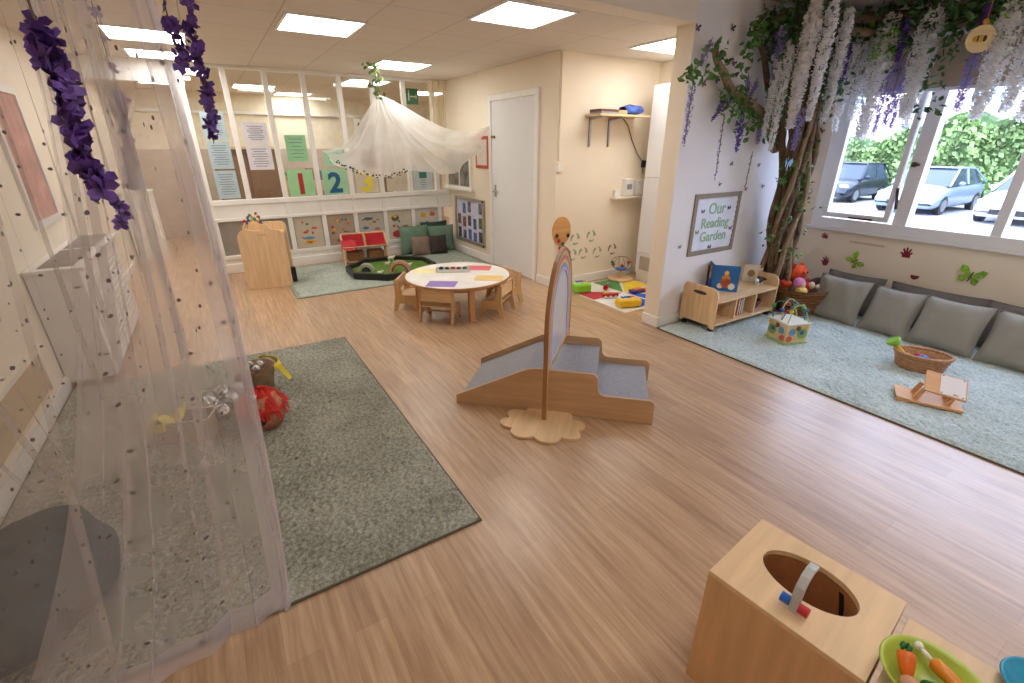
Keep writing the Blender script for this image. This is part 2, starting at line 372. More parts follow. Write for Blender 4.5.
for x in (.3, 2.1, 3.9):  # unseen panels added as fill light above the camera side
    clight(x-.3, x+.3, -.2, .4, GZ, 'added unseen ceiling light panel over the front of the room', 'added fill lights over the front of the room')

# ------------------------------------------------ window in the right wall
wn = thing('window_2', '', '', (XR, 0, 0)); del wn['label']; del wn['category']; struct(wn)
b = B(); b.ring([(WY0, WZ0), (WY1, WZ0), (WY1, WZ1), (WY0, WZ1)], [(WY0+.09, WZ0+.09), (WY1-.09, WZ0+.09), (WY1-.09, WZ1-.07), (WY0+.09, WZ1-.07)], (-.03, 0, 0), (0, 1, 0), (0, 0, 1), (.13, 0, 0))
for y, q in ((1.79, .055), (1.13, .035), (.42, .035)): b.box(-.02, .1, y-q, y+q, WZ0+.085, WZ1-.065)
struct(b.obj('window_frame', M_upvc, wn, bevel=.006))
b = B(); b.ring([(1.875, .89), (2.46, .89), (2.46, 2.08), (1.875, 2.08)], [(1.92, .94), (2.41, .94), (2.41, 2.03), (1.92, 2.03)], (-.035, 0, 0), (0, 1, 0), (0, 0, 1), (.06, 0, 0))
struct(b.obj('window_sash', M_upvc, wn, bevel=.005))
b = B(); b.box(.05, .056, WY0+.05, WY1-.05, WZ0+.05, WZ1-.03)
struct(b.obj('window_pane', glass('window_glass', .03, (250, 252, 254)), wn))
b = B(); b.box(-.05, -.02, 1.81-.015, 1.81+.015, 1.38, 1.42); b.cyl((-.06, 1.82, 1.4), (-.06, 1.76, 1.4), .011); b.box(-.05, -.035, 2.0, 2.2, .895, .91)
b.cyl((-.045, 1.84, 1.02), (-.045, 1.87, 1.2), .012)
struct(b.obj('window_handle', mat('brown_metal', (74, 56, 44), .5, .4), wn))
struct(box('window_sill', M_upvc, -.04, .0, WY0-.05, WY1+.03, WZ0-.03, WZ0, wn, bevel=.005))
bl = thing('roller_blind', 'beige roller blind drawn halfway down above the window', 'blind', (XR-.075, 0, 0))
box('blind_fabric', mat('blind_beige', (186, 168, 142), .8, bump=.1), -.002, .002, WY0, WY1+.0, 1.985, 2.36, bl)
B().cyl((0, WY0, 2.38), (0, WY1, 2.38), .028).obj('roller', M_upvc, bl, smooth=True); box('bottom_bar', M_upvc, -.008, .008, WY0, WY1, 1.965, 1.99, bl)

# ------------------------------------------------ outside
GO = -.65
struct(box('ground_outside', mat('car_park', (168, 168, 172), .9, var=.05, scale=.8), 5.6, 60, -20, 40, GO-.1, GO))
random.seed(8)
def leafmass(name, m, label, cat, pts, n, size, parent=None):
    b = B()
    for i in range(n):
        p = pts(); a = Vector((random.gauss(0, 1), random.gauss(0, 1), random.gauss(0, 1))).normalized(); c = a.orthogonal().normalized(); d_ = a.cross(c); s_ = size*(.6+.8*random.random())
        b.add([p-c*s_, p-d_*s_*.6, p+c*s_, p+d_*s_*.6], [(0, 1, 2, 3)])
    o = b.obj(name, m, parent)
    return o
hd = thing('hedge', 'long leafy green hedge behind the parked cars outside the window', 'hedge', (29, 8, GO))
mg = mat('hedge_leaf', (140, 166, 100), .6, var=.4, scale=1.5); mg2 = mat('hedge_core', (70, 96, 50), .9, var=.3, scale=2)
b = B(); 
def hf(u, v):
    y = -12+u*30; z = v*min(4.6, max(2.2, 4.0-.2*(y+3)))+(.25*math.sin(y*1.3)+.2*math.sin(y*2.9))*v
    return (-.9+.25*math.sin(y*1.7+z*2)+.7*v*v, y, z)
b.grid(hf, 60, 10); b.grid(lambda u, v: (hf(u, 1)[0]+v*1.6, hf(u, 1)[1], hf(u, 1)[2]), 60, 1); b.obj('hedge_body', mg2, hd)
def hp():
    u = random.random(); v = random.random()**.8; p = hf(u, v); return Vector((p[0]-random.random()*.2+(random.random()*1.2 if v > .95 else 0), p[1], p[2]+random.random()*.1))
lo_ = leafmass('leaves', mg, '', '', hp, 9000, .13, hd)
bd = thing('building', 'pale pinkish brick building with white windows beyond the hedge', 'building', (38, 9, GO))
mb = mat('pink_brick', (208, 184, 172), .9, var=.06, scale=4)
box('wall', mb, 0, 5, -22, 16, 0, 9, bd)
for y, z in ((1.5, 5.0), (8.6, 5.0), (-6, 5.0), (4.9, 2.9), (11, 2.9)):
    fr = box('window', M_upvc, -.08, .02, y-.9, y+.9, z-.65, z+.75, bd); box('pane', mat('far_pane', (150, 170, 190), .1), -.1, -.02, y-.78, y+.78, z-.52, z+.62, fr)

def car(name, label, loc, rz, col, L=4.2, Wd=1.76, Hh=1.45):
    t = thing('car', label, 'car', loc, rz)
    m = mat(name, col, .25, .35, var=.01, spec=.8)
    gl = mat('car_glass', (60, 72, 86), .08); 
    # body section: nose at -x
    hw = Wd/2
    prof = [(-L/2, .28, .55, .86), (-L/2+.08, .22, .68, .95), (-L/2+.5, .2, .80, 1), (-L/2+1.1, .2, .92, 1), (-.2, .2, .95, 1), (1.1, .2, .97, 1), (L/2-.35, .22, .98, .98), (L/2-.05, .28, .9, .9), (L/2, .4, .7, .84)]
    b = B(); ns = 12
    def sec(p):
        x, z0, z1, k = p; w_ = hw*k; r = []
        for y_, z_ in ((-.86, z0), (-1, z0+.12), (-1, z1-.22), (-.93, z1-.06), (-.8, z1), (-.3, z1+.03), (.3, z1+.03), (.8, z1), (.93, z1-.06), (1, z1-.22), (1, z0+.12), (.86, z0)): r.append((x, y_*w_, z_))
        return r
    vs = [v for p in prof for v in sec(p)]; fs = []
    for i in range(len(prof)-1):
        for jj in range(ns): fs.append((i*ns+jj, i*ns+(jj+1) % ns, (i+1)*ns+(jj+1) % ns, (i+1)*ns+jj))
    fs += [tuple(range(ns))[::-1], tuple((len(prof)-1)*ns+jj for jj in range(ns))]
    b.add(vs, fs); b.obj('car_body', m, t, smooth=True)
    cab = [(-L/2+1.05, .92, .92, .84), (-.25, .95, Hh-.03, .74), (.35, .95, Hh, .74), (1.2, .95, Hh-.06, .72), (L/2-.12, .95, .97, .8)]
    vs = []; fs = []
    for x, z0, z1, k in cab:
        for y_, z_ in ((-hw*.93, z0-.04), (-hw*k, z1), (hw*k, z1), (hw*.93, z0-.04)): vs.append((x, y_, z_))
    for i in range(4):
        for jj in range(3): fs.append((i*4+jj, i*4+jj+1, i*4+jj+5, i*4+jj+4))
    B().add(vs, fs).obj('cabin_glass', gl, t)
    b = B(); b.grid(lambda u, v: (-.32+u*1.6, (v-.5)*2*hw*.735, Hh-.02+.03*math.sin(PI*u)), 6, 2)
    for s_ in (-1, 1):
        for (xa, za), (xb, zb) in (((-L/2+1.05, .93), (-.25, Hh-.02)), ((.4, .95), (.4, Hh)), ((L/2-.15, .97), (1.2, Hh-.05)), ((-.25, Hh-.02), (1.2, Hh-.05))):
            ya = hw*.93 if za < 1.1 else hw*.745; yb = hw*.745
            b.cyl((xa, s_*ya, za), (xb, s_*yb, zb), .035, 6)
    b.obj('roof', m, t)
    for x in (-L/2+.78, L/2-.78):
        for s_ in (-1, 1):
            wh = B().cyl((x, s_*(hw-.18), .31), (x, s_*(hw+.01), .31), .31, 20).obj('wheel', M_dark, t); B().cyl((x, s_*(hw-.1), .31), (x, s_*(hw+.025), .31), .2, 12).obj('hub_cap', M_steel, wh)
    hl = mat('lamp_lens', (215, 222, 230), .1)
    for s_ in (-1, 1): B().ball((-L/2+.16, s_*hw*.72, .66), .14, .2, .09).obj('headlamp', hl, t, smooth=True)
    box('grille', M_dark, -L/2-.01, -L/2+.2, -.45, .45, .3, .46, t); box('number_plate', M_white, -L/2-.03, -L/2, -.26, .26, .47, .58, t)
    for s_ in (-1, 1): B().ball((-.62, s_*(hw+.06), 1.0), .07, .1, .07).obj('wing_mirror', m, t, smooth=True)
    return t
car('car_paint_black', 'black hatchback parked outside, seen through the left window pane', (23.9, 10.35, GO), -.02, (44, 50, 60), 3.7, 1.7, 1.55)
car('car_paint_silver', 'silver-blue car parked outside in the middle of the window view', (22.6, 7.0, GO), -.02, (150, 164, 184), 4.4, 1.85, 1.5)
car('car_paint_white', 'white car parked outside at the right edge of the window', (21.9, 4.1, GO), -.02, (232, 234, 238), 4.3)

# world and daylight
wd = bpy.data.worlds.new('sky'); S.world = wd; wd.use_nodes = True; bg = wd.node_tree.nodes['Background']
bg.inputs[0].default_value = lin((208, 222, 255)); bg.inputs[1].default_value = 9

S.view_settings.view_transform = 'Standard'; S.view_settings.look = 'None'; S.view_settings.exposure = .04; S.view_settings.gamma = 1; S.view_settings.use_curve_mapping = False
S.cycles.max_bounces = 8; S.cycles.diffuse_bounces = 5; S.cycles.glossy_bounces = 3; S.cycles.transparent_max_bounces = 24
S.cycles.use_adaptive_sampling = True; S.cycles.use_denoising = True; S.cycles.caustics_reflective = False; S.cycles.caustics_refractive = False
# ================================================================== RUGS
def rug(name, label, x0, x1, y0, y1, m, edge, h=.018, jit=.005, st=.025, seed=1):
    random.seed(seed)
    t = thing(name, label, 'rug', ((x0+x1)/2, (y0+y1)/2, .001)); a, c = (x1-x0)/2, (y1-y0)/2
    nx, ny = int((x1-x0)/st), int((y1-y0)/st)
    b = B(); z = {}
    def f(u, v):
        e = .0 if (u in (0, 1) or v in (0, 1)) else 1
        return (-a+2*a*u+random.uniform(-1, 1)*jit*e, -c+2*c*v+random.uniform(-1, 1)*jit*e, (h+random.uniform(-1, 1)*jit*1.2) if e else h*.4)
    b.grid(f, nx, ny); b.obj('pile', m, t, smooth=False)
    box('backing', edge, -a-.006, a+.006, -c-.006, c+.006, 0, .008, t)
    return t
def rugmat(name, c1, c2, sc=60):
    m = bpy.data.materials.new(name); m.use_nodes = True; nt = m.node_tree; n = nt.nodes; L = nt.links; b = n['Principled BSDF']
    tc = n.new('ShaderNodeTexCoord')
    no = n.new('ShaderNodeTexNoise'); no.inputs['Scale'].default_value = sc; no.inputs['Detail'].default_value = 5; no.inputs['Roughness'].default_value = .7; L.new(tc.outputs['Object'], no.inputs[0])
    n2 = n.new('ShaderNodeTexNoise'); n2.inputs['Scale'].default_value = 3; L.new(tc.outputs['Object'], n2.inputs[0])
    ad = n.new('ShaderNodeMath'); ad.operation = 'MULTIPLY_ADD'; ad.inputs[1].default_value = .35; L.new(n2.outputs['Fac'], ad.inputs[0]); L.new(no.outputs['Fac'], ad.inputs[2])
    rp = n.new('ShaderNodeValToRGB'); rp.color_ramp.elements[0].position = .5; rp.color_ramp.elements[1].position = .83; rp.color_ramp.elements[0].color = lin(c1); rp.color_ramp.elements[1].color = lin(c2)
    L.new(ad.outputs[0], rp.inputs[0]); L.new(rp.outputs[0], b.inputs['Base Color']); b.inputs['Roughness'].default_value = 1; b.inputs['Specular IOR Level'].default_value = .1
    bp = n.new('ShaderNodeBump'); bp.inputs['Strength'].default_value = .9; bp.inputs['Distance'].default_value = .012; L.new(no.outputs['Fac'], bp.inputs['Height']); L.new(bp.outputs[0], b.inputs['Normal'])
    return m
M_rug = rugmat('grey_green_pile', (124, 124, 110), (188, 187, 172)); M_rugr = rugmat('pale_aqua_pile', (158, 174, 172), (212, 222, 218)); M_rugf = rugmat('pale_sage_pile', (150, 160, 150), (190, 198, 186), 40)
M_bind = mat('rug_binding', (96, 90, 74), .9)
rug('shaggy_rug', 'large grey-green shaggy rug under the starry curtain, on the left', -1.09, .72, 1.43, 3.95, M_rug, M_bind, seed=1, st=.018, jit=.006)
rug('shaggy_rug', 'large pale aqua rug in the reading corner below the window', 3.23, 5.27, -1.0, 2.66, M_rugr, M_bind, seed=2)
rug('low_pile_rug', 'pale sage rug under the black play tray by the glazed partition', .56, 3.14, 5.36, 6.9, M_rugf, mat('sage_edge', (140, 150, 138), .9), .01, .002, .05, seed=3)

# ================================================================== PLAY SINK AND COUNTER (front right)
ang = math.atan2(.51-.54, .98-1.29)-PI   # slight turn of the kitchen row
ux = Vector((.31, .03, 0)).normalized(); uy = Vector((-.03, .38, 0)).normalized(); R0 = math.atan2(ux.y, ux.x)
# local origin at the near-left corner: C(1.32,.17) A(1.29,.54) B(.98,.51) D(1.01,.13)
SH = .452
t = thing('play_sink', 'child-size plywood play sink with oval basin opening and grey tap', 'play sink', (1.01, .135, 0), math.atan2(.035, .31))
W_, D_ = .315, .375
b = B(); b.box(0, W_, 0, .015, 0, SH-.015); b.box(0, W_, D_-.015, D_, 0, SH-.015); b.box(0, .015, .015, D_-.015, 0, SH-.015); b.box(W_-.015, W_, .015, D_-.015, 0, SH-.015)
b.obj('carcass', wood('sink_side_ply', (212, 168, 120), 2), t)
N = 40; sq = []
for i in range(N):
    a = 2*PI*i/N+PI/4; cx_, cy_ = math.cos(a), math.sin(a); k = 1/max(abs(cx_), abs(cy_)); sq.append((W_/2+cx_*k*W_/2, D_/2+cy_*k*D_/2))
ov = [(W_/2+.025+.078*math.cos(2*PI*i/N+PI/4), D_/2+.0+.118*math.sin(2*PI*i/N+PI/4)) for i in range(N)]
B().ring(sq, ov, (0, 0, SH-.018), (1, 0, 0), (0, 1, 0), (0, 0, .018)).obj('sink_top', M_birchx, t, bevel=.0015)
b = B(); ox, oy = W_/2+.025, D_/2; nb = 40
b.add([(ox+.079*math.cos(2*PI*i/nb), oy+.119*math.sin(2*PI*i/nb), z) for z in (SH-.02, SH-.15) for i in range(nb)]+[(ox, oy, SH-.15)], [(i, (i+1) % nb, nb+(i+1) % nb, nb+i) for i in range(nb)]+[(nb+i, nb+(i+1) % nb, 2*nb) for i in range(nb)])
b.obj('basin', wood('basin_ply', (170, 116, 74), 0), t)
b = B(); q_ = [(ox+.0765*math.cos(a), oy+.1165*math.sin(a), SH-.03-.009*k-.0012*k*k*.3) for k, a in enumerate([(-.62-.035*k) for k in range(9)])]
b.add([(x+.0, y+.008, z) for x, y, z in q_]+[(x, y-.008, z-.004) for x, y, z in q_], [(i, i+1, 10+i, 9+i) for i in range(8)]); b.obj('grip_slot', M_dark, t)
# tap: flat grey arch rising from the top
tp = []
for i in range(13):
    a = PI*i/12*.62; tp.append((.055+.065*(1-math.cos(a)), 0, .0+.11*math.sin(a)**.8 if a < PI/2 else .11*math.sin(a)**.8))
b = B(); tt = .010
prev = None
pth = [Vector((.052, D_*.47, SH-.0)), Vector((.052, D_*.47, SH+.05)), Vector((.058, D_*.47, SH+.08)), Vector((.075, D_*.47, SH+.10)), Vector((.10, D_*.47, SH+.11)), Vector((.13, D_*.47, SH+.105))]
for i in range(len(pth)-1):
    p, q = pth[i], pth[i+1]; dd = (q-p).normalized(); nn = Vector((-dd.z, 0, dd.x)); 
vs = []
for i, p in enumerate(pth):
    dd = (pth[min(i+1, len(pth)-1)]-pth[max(i-1, 0)]).normalized(); nn = Vector((-dd.z, 0, dd.x))
    for s1, s2 in ((-1, -1), (1, -1), (1, 1), (-1, 1)): vs.append(p+Vector((0, .011*s1, 0))+nn*.005*s2)
fs = [(i*4+j, i*4+(j+1) % 4, i*4+4+(j+1) % 4, i*4+4+j) for i in range(len(pth)-1) for j in range(4)]+[(0, 3, 2, 1), tuple(len(vs)-4+j for j in range(4))]
tap = b.add(vs, fs).obj('tap', mat('pale_grey_plastic', (186, 186, 186), .35), t, bevel=.002, smooth=False)
B().cyl((.05, D_*.47+.011, SH+.028), (.05, D_*.47+.032, SH+.028), .013, 14).obj('blue_knob', mat('toy_blue', (30, 96, 190), .35), tap)
B().cyl((.05, D_*.47-.034, SH+.026), (.05, D_*.47-.011, SH+.026), .013, 14).obj('red_knob', mat('toy_red', (190, 36, 48), .35), tap)
for nm, lb in (('blue_knob', 'blue tap knob'), ('red_knob', 'red tap knob')): bpy.data.objects[nm]['label'] = lb
t = thing('play_counter', 'low birch plywood play counter beside the play sink, at the bottom right', 'counter', (1.035, -.5, 0), math.atan2(.035, .31))
b = B(); b.box(0, .315, 0, .62, SH-.018-.0, SH-.003); b.obj('counter_top', M_birchx, t, bevel=.0015)
b = B(); b.box(0, .315, .605, .62, 0, SH-.018); b.box(0, .315, 0, .015, 0, SH-.018); b.box(.0, .015, .015, .605, 0, SH-.018); b.box(.3, .315, .015, .605, 0, SH-.018); b.obj('carcass', wood('sink_side_ply', (212, 168, 120), 2), t)

# bowl of vegetables
BC = onz(915, 669, SH+.03)+Vector((-.012, -.03, 0)); BC.z = SH-.002
t = thing('bowl', 'yellow-green plastic bowl of toy vegetables on the play counter', 'bowl', BC)
t_ = B().lathe([(0, .003), (.045, .003), (.07, .02), (.088, .05), (.094, .056), (.091, .06), (.083, .05), (.066, .024), (.042, .009), (0, .009)], n=40).obj('bowl_body', mat('lime_plastic', (186, 204, 84), .3), t, smooth=True)
def carrot(b, p, q, r):
    p = Vector(p); q = Vector(q); b.tube([p, p.lerp(q, .06), p.lerp(q, .3), p.lerp(q, .7), p.lerp(q, .95), q], lambda s: r*[.45, .95, 1, .8, .5, .2][min(5, int(s*5+.5))], 14)
bx, by, bz = BC
zb = SH+.03
c = thing('toy_carrot', 'short orange toy carrot with green leafy top in the bowl', 'toy vegetable', (bx-.012, by+.042, zb))
b = B(); carrot(b, (.018, .012, .034), (-.022, -.012, .006), .017); b.obj('root', mat('carrot_orange', (232, 110, 30), .4), c, smooth=True)
b = B()
for a in range(5): b.ball((.022+.006*math.cos(a*1.3), .015+.008*math.sin(a*1.3), .04), .008, .004, .008, 8, 5)
b.obj('leaves', mat('veg_green', (34, 110, 46), .5), c, smooth=True)
c = thing('toy_carrot', 'long amber toy carrot lying towards the right side of the bowl', 'toy vegetable', (bx+.022, by-.012, zb+.01))
b = B(); carrot(b, (.012, .028, .02), (-.008, -.052, .012), .015); b.obj('root', mat('amber_orange', (226, 140, 34), .35), c, smooth=True)
b = B(); b.cyl((.012, .028, .02), (.02, .052, .024), .005); b.ball((.022, .056, .025), .009); b.obj('stalk', M_white, c, smooth=True)
c = B(); c.ball((0, 0, 0), .02, .034, .017, 16, 10); tag(c.obj('toy_cucumber', mat('veg_green', (34, 110, 46), .5), smooth=True, loc=(bx-.01, by-.02, zb)), 'dark green toy cucumber half in the yellow-green bowl', 'toy vegetable')
c = B(); c.ball((0, 0, 0), .021, .021, .018, 16, 10); tag(c.obj('toy_potato', mat('potato', (206, 150, 116), .5), smooth=True, loc=(bx-.045, by+.02, zb+.006)), 'round tan toy potato at the left of the bowl', 'toy vegetable')
p = onz(1012, 682, SH+.02)
t = B().lathe([(0, 0), (.05, 0), (.07, .03), (.073, .03), (.071, .034), (.066, .03), (.047, .006), (0, .006)], n=32).obj('plate', mat('turquoise_plastic', (50, 160, 200), .3), smooth=True, loc=(p.x+.03, p.y-.045, SH-.003))
tag(t, 'turquoise blue plastic dish at the bottom right corner on the counter', 'dish')

# ================================================================== RAMP AND STEPS
p0 = Vector((1.08, 2.43, 0)); ds = Vector((.715, -.70, 0)).normalized(); dn = Vector((.70, .715, 0)).normalized(); SW = .58
t = thing('toddler_slide', 'low wooden toddler ramp with carpeted platform and step', 'slide', p0, math.atan2(ds.y, ds.x))
def arc(cx, cy, r, a0, a1, n=5): return [(cx+r*math.cos(math.radians(a0+(a1-a0)*i/n)), cy+r*math.sin(math.radians(a0+(a1-a0)*i/n))) for i in range(n+1)]
prof = [(0, 0), (0, .055), (.43, .272)]+[(.47, .29), (.52, .299)]+arc(.86, .26, .04, 90, 0)+[(.905, .2)]+arc(.95, .205, .045, 180, 270)[1:]+arc(1.205, .125, .035, 90, 0)+[(1.24, 0)]
M_side = wood('slide_ply', (198, 160, 120), 0, .4)
for k, o in enumerate((0, SW)):
    B().prism(prof, (0, o-(.0 if k else 0), 0), (1, 0, 0), (0, 0, 1), (0, .018, 0)).obj('side_panel', M_side, t, bevel=.003)
M_carp = mat('grey_carpet', (158, 158, 164), 1, var=.1, scale=90, bump=.3, bscale=300)
b = B(); b.prism([(.01, .0), (.01, .015), (.45, .235), (.45, .21), (.06, .0)], (0, .018, 0), (1, 0, 0), (0, 0, 1), (0, SW-.018, 0)); b.obj('ramp', M_carp, t)
box('platform', M_carp, .45, .885, .018, SW, .215, .24, t); b = B(); b.box(.87, .885, .018, SW, .0, .215); b.box(1.195, 1.21, .018, SW, 0, .1); b.obj('riser', M_carp, t)
box('step', M_carp, .885, 1.21, .018, SW, .095, .115, t)

# ================================================================== RAINBOW MIRROR
mdir = Vector((.59, .53, 0)).normalized(); W2 = .79; AH = .985
q0 = Vector((1.425, 1.93, 0)); 
t = thing('rainbow_mirror', 'tall wooden rainbow arch mirror standing on a cloud-shaped base', 'mirror', q0, math.atan2(mdir.y, mdir.x))
# local: x along width, y = thickness (left side is +y), faces -y (right)
def archpath(r_out, n=20, drop=0.):
    R_ = W2/2; rx = r_out; ry = r_out*1.0; zc = AH-R_
    pts = [(R_-rx, 0.0+drop)]+[(R_-rx*math.cos(PI*i/n), zc+ry*math.sin(PI*i/n)) for i in range(n+1)]+[(R_+rx, 0.0+drop)]
    return pts
R_ = W2/2
bands = [(R_, R_-.018, M_oakedge, .024, 'outer_edge'), (R_-.018, R_-.045, wood('rainbow_tan', (206, 172, 132), 2), .02, 'tan_band'), (R_-.045, R_-.07, mat('rainbow_pink', (196, 120, 112), .5), .02, 'pink_band'), (R_-.07, R_-.092, mat('rainbow_yellow', (226, 190, 110), .5), .02, 'yellow_band'), (R_-.092, R_-.118, mat('rainbow_blue', (128, 156, 205), .5), .02, 'blue_band'), (R_-.118, R_-.14, mat('rainbow_lilac', (190, 184, 206), .5), .02, 'lilac_band')]
for r1, r2, m, th, nm in bands:
    dr = .018 if nm == 'outer_edge' else .018
    # legs of the bands inside the edge stop above the slide
    if nm == 'outer_edge' or nm == 'tan_band':
        o = B().ring(archpath(r1, drop=dr), archpath(r2, drop=dr), (0, -th/2, 0), (1, 0, 0), (0, 0, 1), (0, th, 0), closed=False).obj(nm, m, t)
    else:
        o = B().ring(archpath(r1, drop=.33), archpath(r2, drop=.33), (0, -th/2, 0), (1, 0, 0), (0, 0, 1), (0, th, 0), closed=False).obj(nm, m, t)
ins = archpath(R_-.14, drop=.33)
B().prism(ins, (0, -.004, 0), (1, 0, 0), (0, 0, 1), (0, .008, 0)).obj('mirror_glass', mat('mirror_window_tint', (222, 232, 244), .3, .55, var=0), t)  # pale blue base colour stands in for a blurred window reflection
b = B(); b.box(.018, W2-.018, -.012, .012, .315, .33); b.obj('cross_rail', M_ply, t)
def cloud(c, label):
    pts = []
    n = 72
    for i in range(n):
        a = 2*PI*i/n; bump_ = abs(math.sin(a*4+.4))**.7
        rx = .14+.05*bump_; ry = .205+.055*bump_
        pts.append((c[0]+rx*math.cos(a), c[1]+ry*math.sin(a)))
    return B().prism(pts, (0, 0, 0), (1, 0, 0), (0, 1, 0), (0, 0, .018)).obj('cloud_base', M_birchx, t, bevel=.003)
cl = cloud((-.035, .0), ''); 

# ================================================================== ROUND TABLE, CHAIRS
TC = (1.92, 4.12); TZ = .37
t = thing('round_table', 'low round white-topped toddler table with wooden legs', 'table', (TC[0], TC[1], 0))
B().lathe([(0, 0), (.515, 0), (.515, .022), (.51, .024), (0, .024)], (0, 0, TZ-.024), 56).obj('tabletop', mat('white_laminate', (236, 232, 224), .35), t, smooth=False)
B().lathe([(.517, .002), (.517, .02)], (0, 0, TZ-.024), 56).obj('wood_edge', mat('table_edge', (196, 140, 84), .5), t, solid=.004)
b = B(); b.ring(circ(.40, 32), circ(.38, 32), (0, 0, TZ-.08), (1, 0, 0), (0, 1, 0), (0, 0, .056)); b.obj('apron', M_ply, t)
for a in (158, 262, 338, 82):
    a = math.radians(a); B().box(-.028, .028, -.028, .028, 0, TZ-.024, Matrix.Translation((.40*math.cos(a), .40*math.sin(a), 0)) @ Matrix.Rotation(a, 4, 'Z')).obj('leg', wood('table_leg', (204, 152, 98), 2), t, bevel=.003)
def paper(px, py, w_, d_, a, col, label, z=TZ+.0005):
    p = onz(px, py, TZ); m = mat('paper_'+label.split()[0]+label.split()[1], col, .6)
    o = box('paper_sheet', m, -w_/2, w_/2, -d_/2, d_/2, 0, .0015); o.location = (p.x, p.y, z); o.rotation_euler[2] = a; tag(o, label, 'paper')
paper(442, 284, .27, .19, -.62, (150, 120, 190), 'purple sheet of paper at the near side of the round table')
paper(478, 268, .27, .19, -.62, (226, 110, 116), 'coral red sheet of paper at the far side of the round table')
paper(489, 278, .27, .19, -.62, (236, 200, 130), 'orange yellow sheet of paper at the right side of the round table')
paper(427, 271, .27, .19, -.62, (240, 230, 170), 'pale yellow sheet of paper at the left side of the round table')
p = onz(453, 271, TZ)
t = thing('craft_tray', 'clear shallow tray of craft pieces in the middle of the round table', 'tray', (p.x, p.y, TZ+.001), -.5)
b = B(); b.box(-.17, .17, -.06, .06, 0, .004); b.box(-.17, -.166, -.06, .06, 0, .03); b.box(.166, .17, -.06, .06, 0, .03); b.box(-.17, .17, -.06, -.056, 0, .03); b.box(-.17, .17, .056, .06, 0, .03); b.box(-.002, .002, -.06, .06, 0, .03)
b.obj('tray_body', mat('frosted_plastic', (214, 214, 206), .2), t)
random.seed(5)
for i, (n_, c_) in enumerate((('navy', (30, 34, 66)), ('black', (34, 30, 34)), ('red', (186, 44, 36)), ('maroon', (110, 30, 34)), ('green', (60, 110, 70)))):
    o = B(); o.ball((0, 0, .0), .024, .02, .02); q_ = Matrix.Rotation(-.5, 3, 'Z') @ Vector((-.12+.06*i, .01*(-1)**i, 0))
    tag(o.obj('paint_pot', mat('pot_'+n_, c_, .5), smooth=True, loc=(p.x+q_.x, p.y+q_.y, TZ+.026)), n_+' craft pompom in the tray on the round table', 'pompom')

M_ch = wood('chair_birch', (214, 176, 128), 2); 
def make_chair(label, loc, rz):
    t = thing('toddler_chair', label, 'chair', loc, rz, None)
    # faces +y; backrest at -y
    for s_ in (-1, 1):
        x = s_*.16
        outer = [(-.15, 0), (-.11, 0), (-.08, .08), (.04, .08), (.09, 0), (.13, 0), (.10, .14), (.07, .165), (-.05, .17), (-.08, .31), (-.10, .33), (-.125, .32), (-.12, .16)]
        B().prism(outer, (x-.009, 0, 0), (0, 1, 0), (0, 0, 1), (.018, 0, 0)).obj('side_frame', M_ch, t, bevel=.002)
    box('seat', M_birchx, -.151, .151, -.10, .09, .14, .155, t, bevel=.003)
    N = 24; sq = []; inn = []
    for i in range(N):
        a = 2*PI*i/N+PI/4; cx_, cy_ = math.cos(a), math.sin(a); k = 1/max(abs(cx_), abs(cy_)); sq.append((cx_*k*.151, cy_*k*.062)); inn.append((.04*cx_, .033+.009*cy_))
    B().ring(sq, inn, (0, -.112, .265), (1, 0, 0), (0, .05, 1), (0, .014, 0)).obj('backrest', M_birchx, t, bevel=.002)
    b = B(); b.cyl((-.15, .05, .06), (.15, .05, .06), .009); b.obj('stretcher', M_ch, t)
    return t
ca = make_chair('small birch toddler chair at the near side of the round table, back to the camera', (1.60, 3.80, 0), -PI/4-.0)
def place_chair(label, x, y, tx=TC[0], ty=TC[1]): dup(ca, (x, y, 0), math.atan2(ty-y, tx-x)-PI/2, label)
ca.rotation_euler[2] = -PI/4; ca.location = (1.645, 3.955, 0)
def place_chair(label, x, y, a): dup(ca, (x, y, 0), a, label)
place_chair('small birch toddler chair at the right side of the round table, seen side on', 2.20, 3.84, math.radians(38))
place_chair('small toddler chair tucked behind the right side of the round table', 2.47, 4.16, math.radians(92))
place_chair('small birch toddler chair half hidden at the left side of the round table', 1.545, 4.47, -math.radians(125))

# ================================================================== PODIUM UNIT
t = thing('storage_unit', 'wooden storage unit with rounded handled end panel by the partition', 'storage unit', (.13, 6.04, 0), math.atan2(-.10, .46))
w_ = .48; hh = .70
pf = [(0, 0), (w_, 0), (w_, hh-.12)]+arc(w_-.07, hh-.1, .07, 0, 80, 4)+[(w_-.12, hh-.02)]+[(w_-.16, hh+.04), (w_-.21, hh+.04), (w_-.22, hh-.03), (.17, hh-.03), (.09, hh+.0), (.03, hh-.04), (0, hh-.09)]
B().prism(pf, (0, 0, 0), (1, 0, 0), (0, 0, 1), (0, .018, 0)).obj('end_panel', wood('unit_birch', (228, 196, 154), 2), t, bevel=.003)
pf2 = [(0, 0), (w_, 0), (w_, hh-.06)]+arc(w_-.07, hh-.05, .07, 0, 80, 4)+arc(.07, hh-.05, .07, 100, 180, 4)
B().prism(pf2, (0, .36, 0), (1, 0, 0), (0, 0, 1), (0, .018, 0)).obj('end_panel', wood('unit_birch', (228, 196, 154), 2), t, bevel=.003)
b = B(); b.box(.02, w_-.02, .018, .36, .06, .078); b.box(.02, w_-.02, .018, .36, .33, .345); b.box(.02, w_-.02, .018, .36, .60, .618); b.box(.2, .215, .018, .36, .078, .6); b.obj('shelves', M_birchx, t)
